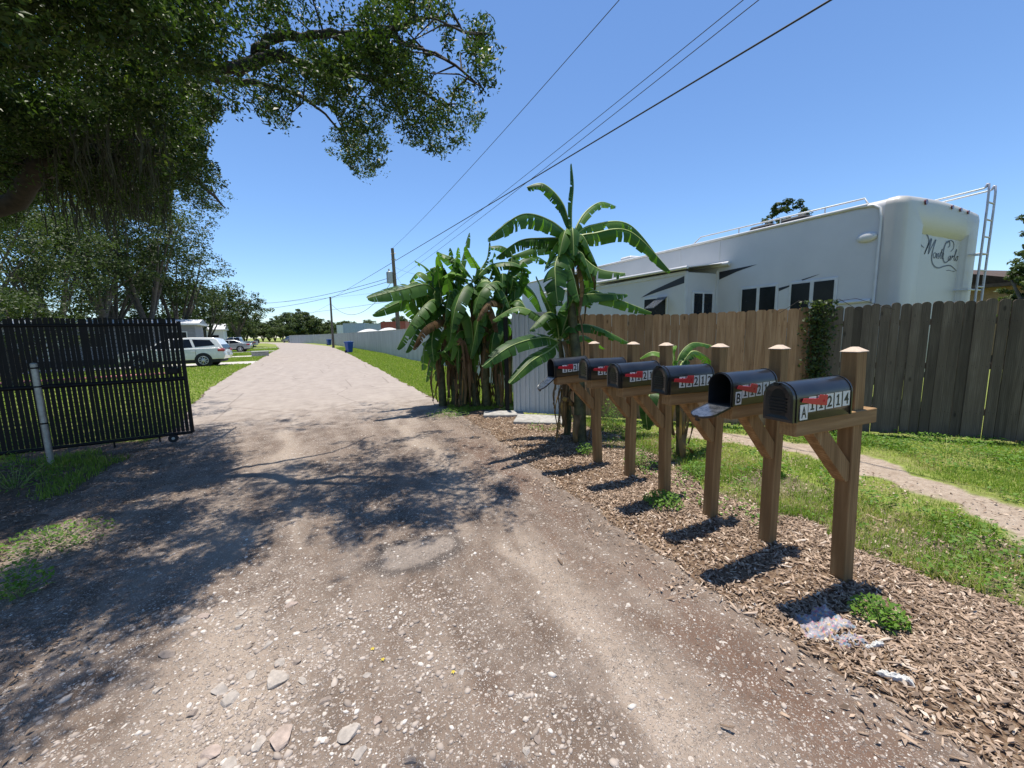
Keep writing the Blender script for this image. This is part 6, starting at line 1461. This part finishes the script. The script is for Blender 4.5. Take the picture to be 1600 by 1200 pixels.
# ------------------------------------------------------------------ homes at left
def home(name, c, L, W, h, rz, wall, roof, label, rise=.5, wins=5, over=.3):
    root = empty(name, (c[0], c[1], 0), rz); tag(root, label, 'house'); m = MB(); m.box((-L/2, -W/2, .4), (L/2, W/2, h)); wl = m.build('wall', wall, root)
    m = MB(); V = [(-L/2-over, -W/2-over, h), (L/2+over, -W/2-over, h), (L/2+over, W/2+over, h), (-L/2-over, W/2+over, h), (-L/2-over, 0, h+rise), (L/2+over, 0, h+rise)]; V += [(x, y, z+.12) for x, y, z in V]
    m.add(V, [[6, 7, 11, 10], [8, 9, 10, 11], [0, 1, 7, 6], [2, 3, 9, 8], [1, 2, 5], [7, 8, 11], [0, 3, 4], [6, 10, 9], [1, 7, 11, 5], [5, 11, 8, 2], [0, 6, 10, 4], [4, 10, 9, 3], [0, 1, 2, 3]]); m.build('roof', roof, root)
    m = MB(); m.box((-L/2+.1, -W/2+.1, 0), (L/2-.1, W/2-.1, .4)); m.build('skirting', MAT['dark_gap'], root)
    for i in range(wins):
        x = -L/2+(i+.5)*L/wins
        for yy in (-W/2,):
            if i == wins//2: m = MB(); m.box((x-.45, yy-.03, .45), (x+.45, yy+.02, 2.45)); m.build('door', MAT['sticker'], root); continue
            m = MB(); m.box((x-.6, yy-.03, 1.2), (x+.6, yy+.02, 2.2)); f = m.build('window', MAT['rv_trim'], root); m = MB(); m.box((x-.53, yy-.04, 1.27), (x+.53, yy-.02, 2.13)); m.build('pane', MAT['rv_glass'], f)
    return root
p = atD(95, 520, 27); home('mobile_home', (p.x, p.y), 15, 4, 2.65, .10, plain('dull_siding', (.24, .24, .26), .6), MAT['grey_roof'], 'long low mobile home with a bright roof edge behind the black gate', .35, 7)
p = atD(297, 525, 62); home('cottage', (p.x, p.y), 9, 6, 2.9, .1, MAT['white_panel'], MAT['grey_roof'], 'small white house with pale roof above the white parked car', .9, 4)
p = atD(1566, 440, 15); home('house', (p.x+3.2, p.y+1.5), 7, 6, 2.9, -.2, MAT['tan_wall'], MAT['brown_roof'], 'tan house with brown roof behind the trailer ladder at the right edge', .9, 3, .45)
g = gp(150, 592); m = MB(); m.box((-3.2, -.18, 0), (2.4, .18, .10), bev=.03); o = m.build('ground_tarp', MAT['pink']); o.location = (g.x, g.y, 0); o.rotation_euler = (0, 0, .22); tag(o, 'faded pink edging strip lying on the lawn behind the gate', 'garden edging')
# ------------------------------------------------------------------ beyond the steel fence
def container(pxa, pxb, ytop, D, mat, label, name='shipping_container', depth=2.6, word=None):
    a = atD(pxa, 520, D); b = atD(pxb, 520, D); ztop = H_CAM+(pr(a)[1]-ytop)/F_PX*D+(a.z-H_CAM); d = (b-a); L = Vector((d.x, d.y, 0)).length; rz = math.atan2(d.y, d.x)
    root = empty(name, (a.x, a.y, 0), rz); tag(root, label, 'container'); m = MB(); x = 0; V = []; F = []
    prof = []; 
    while x < L: prof += [(x, 0), (x+.12, 0), (x+.18, .05), (x+.30, .05), (x+.36, 0)]; x += .42
    prof = [(min(u, L), w_) for u, w_ in prof]; n = len(prof)
    for z in (.15, ztop-.12): V += [(u, w_, z) for u, w_ in prof]
    for k in range(n-1): F.append([k, k+1, n+k+1, n+k])
    m.add(V, F); m.box((0, .06, .15), (L, depth, ztop-.12)); m.build('wall', mat, root)
    m = MB()
    for z0, z1 in ((0, .15), (ztop-.12, ztop)): m.box((-.04, -.04, z0), (L+.04, depth+.04, z1))
    for x0 in (-.04, L-.06): m.box((x0, -.045, .16), (x0+.10, .05, ztop-.125))
    m.build('frame', mat, root); return root
container(527, 537, 508, 92, MAT['white_panel'], 'small white shed end left of the pale blue container beyond the fence', 'shed')
container(537, 570, 505.5, 84, MAT['container_blue'], 'pale blue shipping container above the steel fence, left one')
container(571, 600, 506, 80, MAT['container_blue'], 'pale grey blue shipping container next to the red one')
container(596, 634, 503, 70, MAT['container_red'], 'red shipping container beyond the steel fence by the utility pole')
def tarped(px, D, w, h, label):
    p = atD(px, 520, D); root = empty('covered_boat', (p.x, p.y, 0), .3); tag(root, label, 'boat'); m = MB(); P = []
    for i in range(13):
        u = i/12*2-1; hw = .95*(1-max(0, u)**3*.8); z = h*(.86+.14*math.cos(u*3))
        P.append([(u*w/2, -hw, .7), (u*w/2, -hw*.96, h*.72), (u*w/2, -hw*.3, z), (u*w/2, hw*.3, z), (u*w/2, hw*.96, h*.72), (u*w/2, hw, .7)])
    V = [q for r in P for q in r]; F = [[i*6+j, i*6+j+1, (i+1)*6+j+1, (i+1)*6+j] for i in range(12) for j in range(5)]+[[0, 1, 2, 3, 4, 5], [77, 76, 75, 74, 73, 72]]
    m.add(V, F, 0, True); m.build('cover', MAT['tarp'], root); m = MB(); m.box((-w/2+.3, -.7, .35), (w/2-.6, .7, .72), bev=.1); m.build('hull', MAT['rv_trim'], root)
    for sg in (-1, 1): m = MB(); m.tube([(-.3, sg*.85, .3), (-.3, sg*1.0, .3)], .3, 16, smooth=False); m.build('wheel', MAT['tyre'], root)
tarped(577, 60, 5.5, 2.55, 'boat under a white cover beyond the fence, left of the pole'); tarped(608, 55, 5.0, 2.6, 'boat under a white cover beyond the fence, in front of the red container')
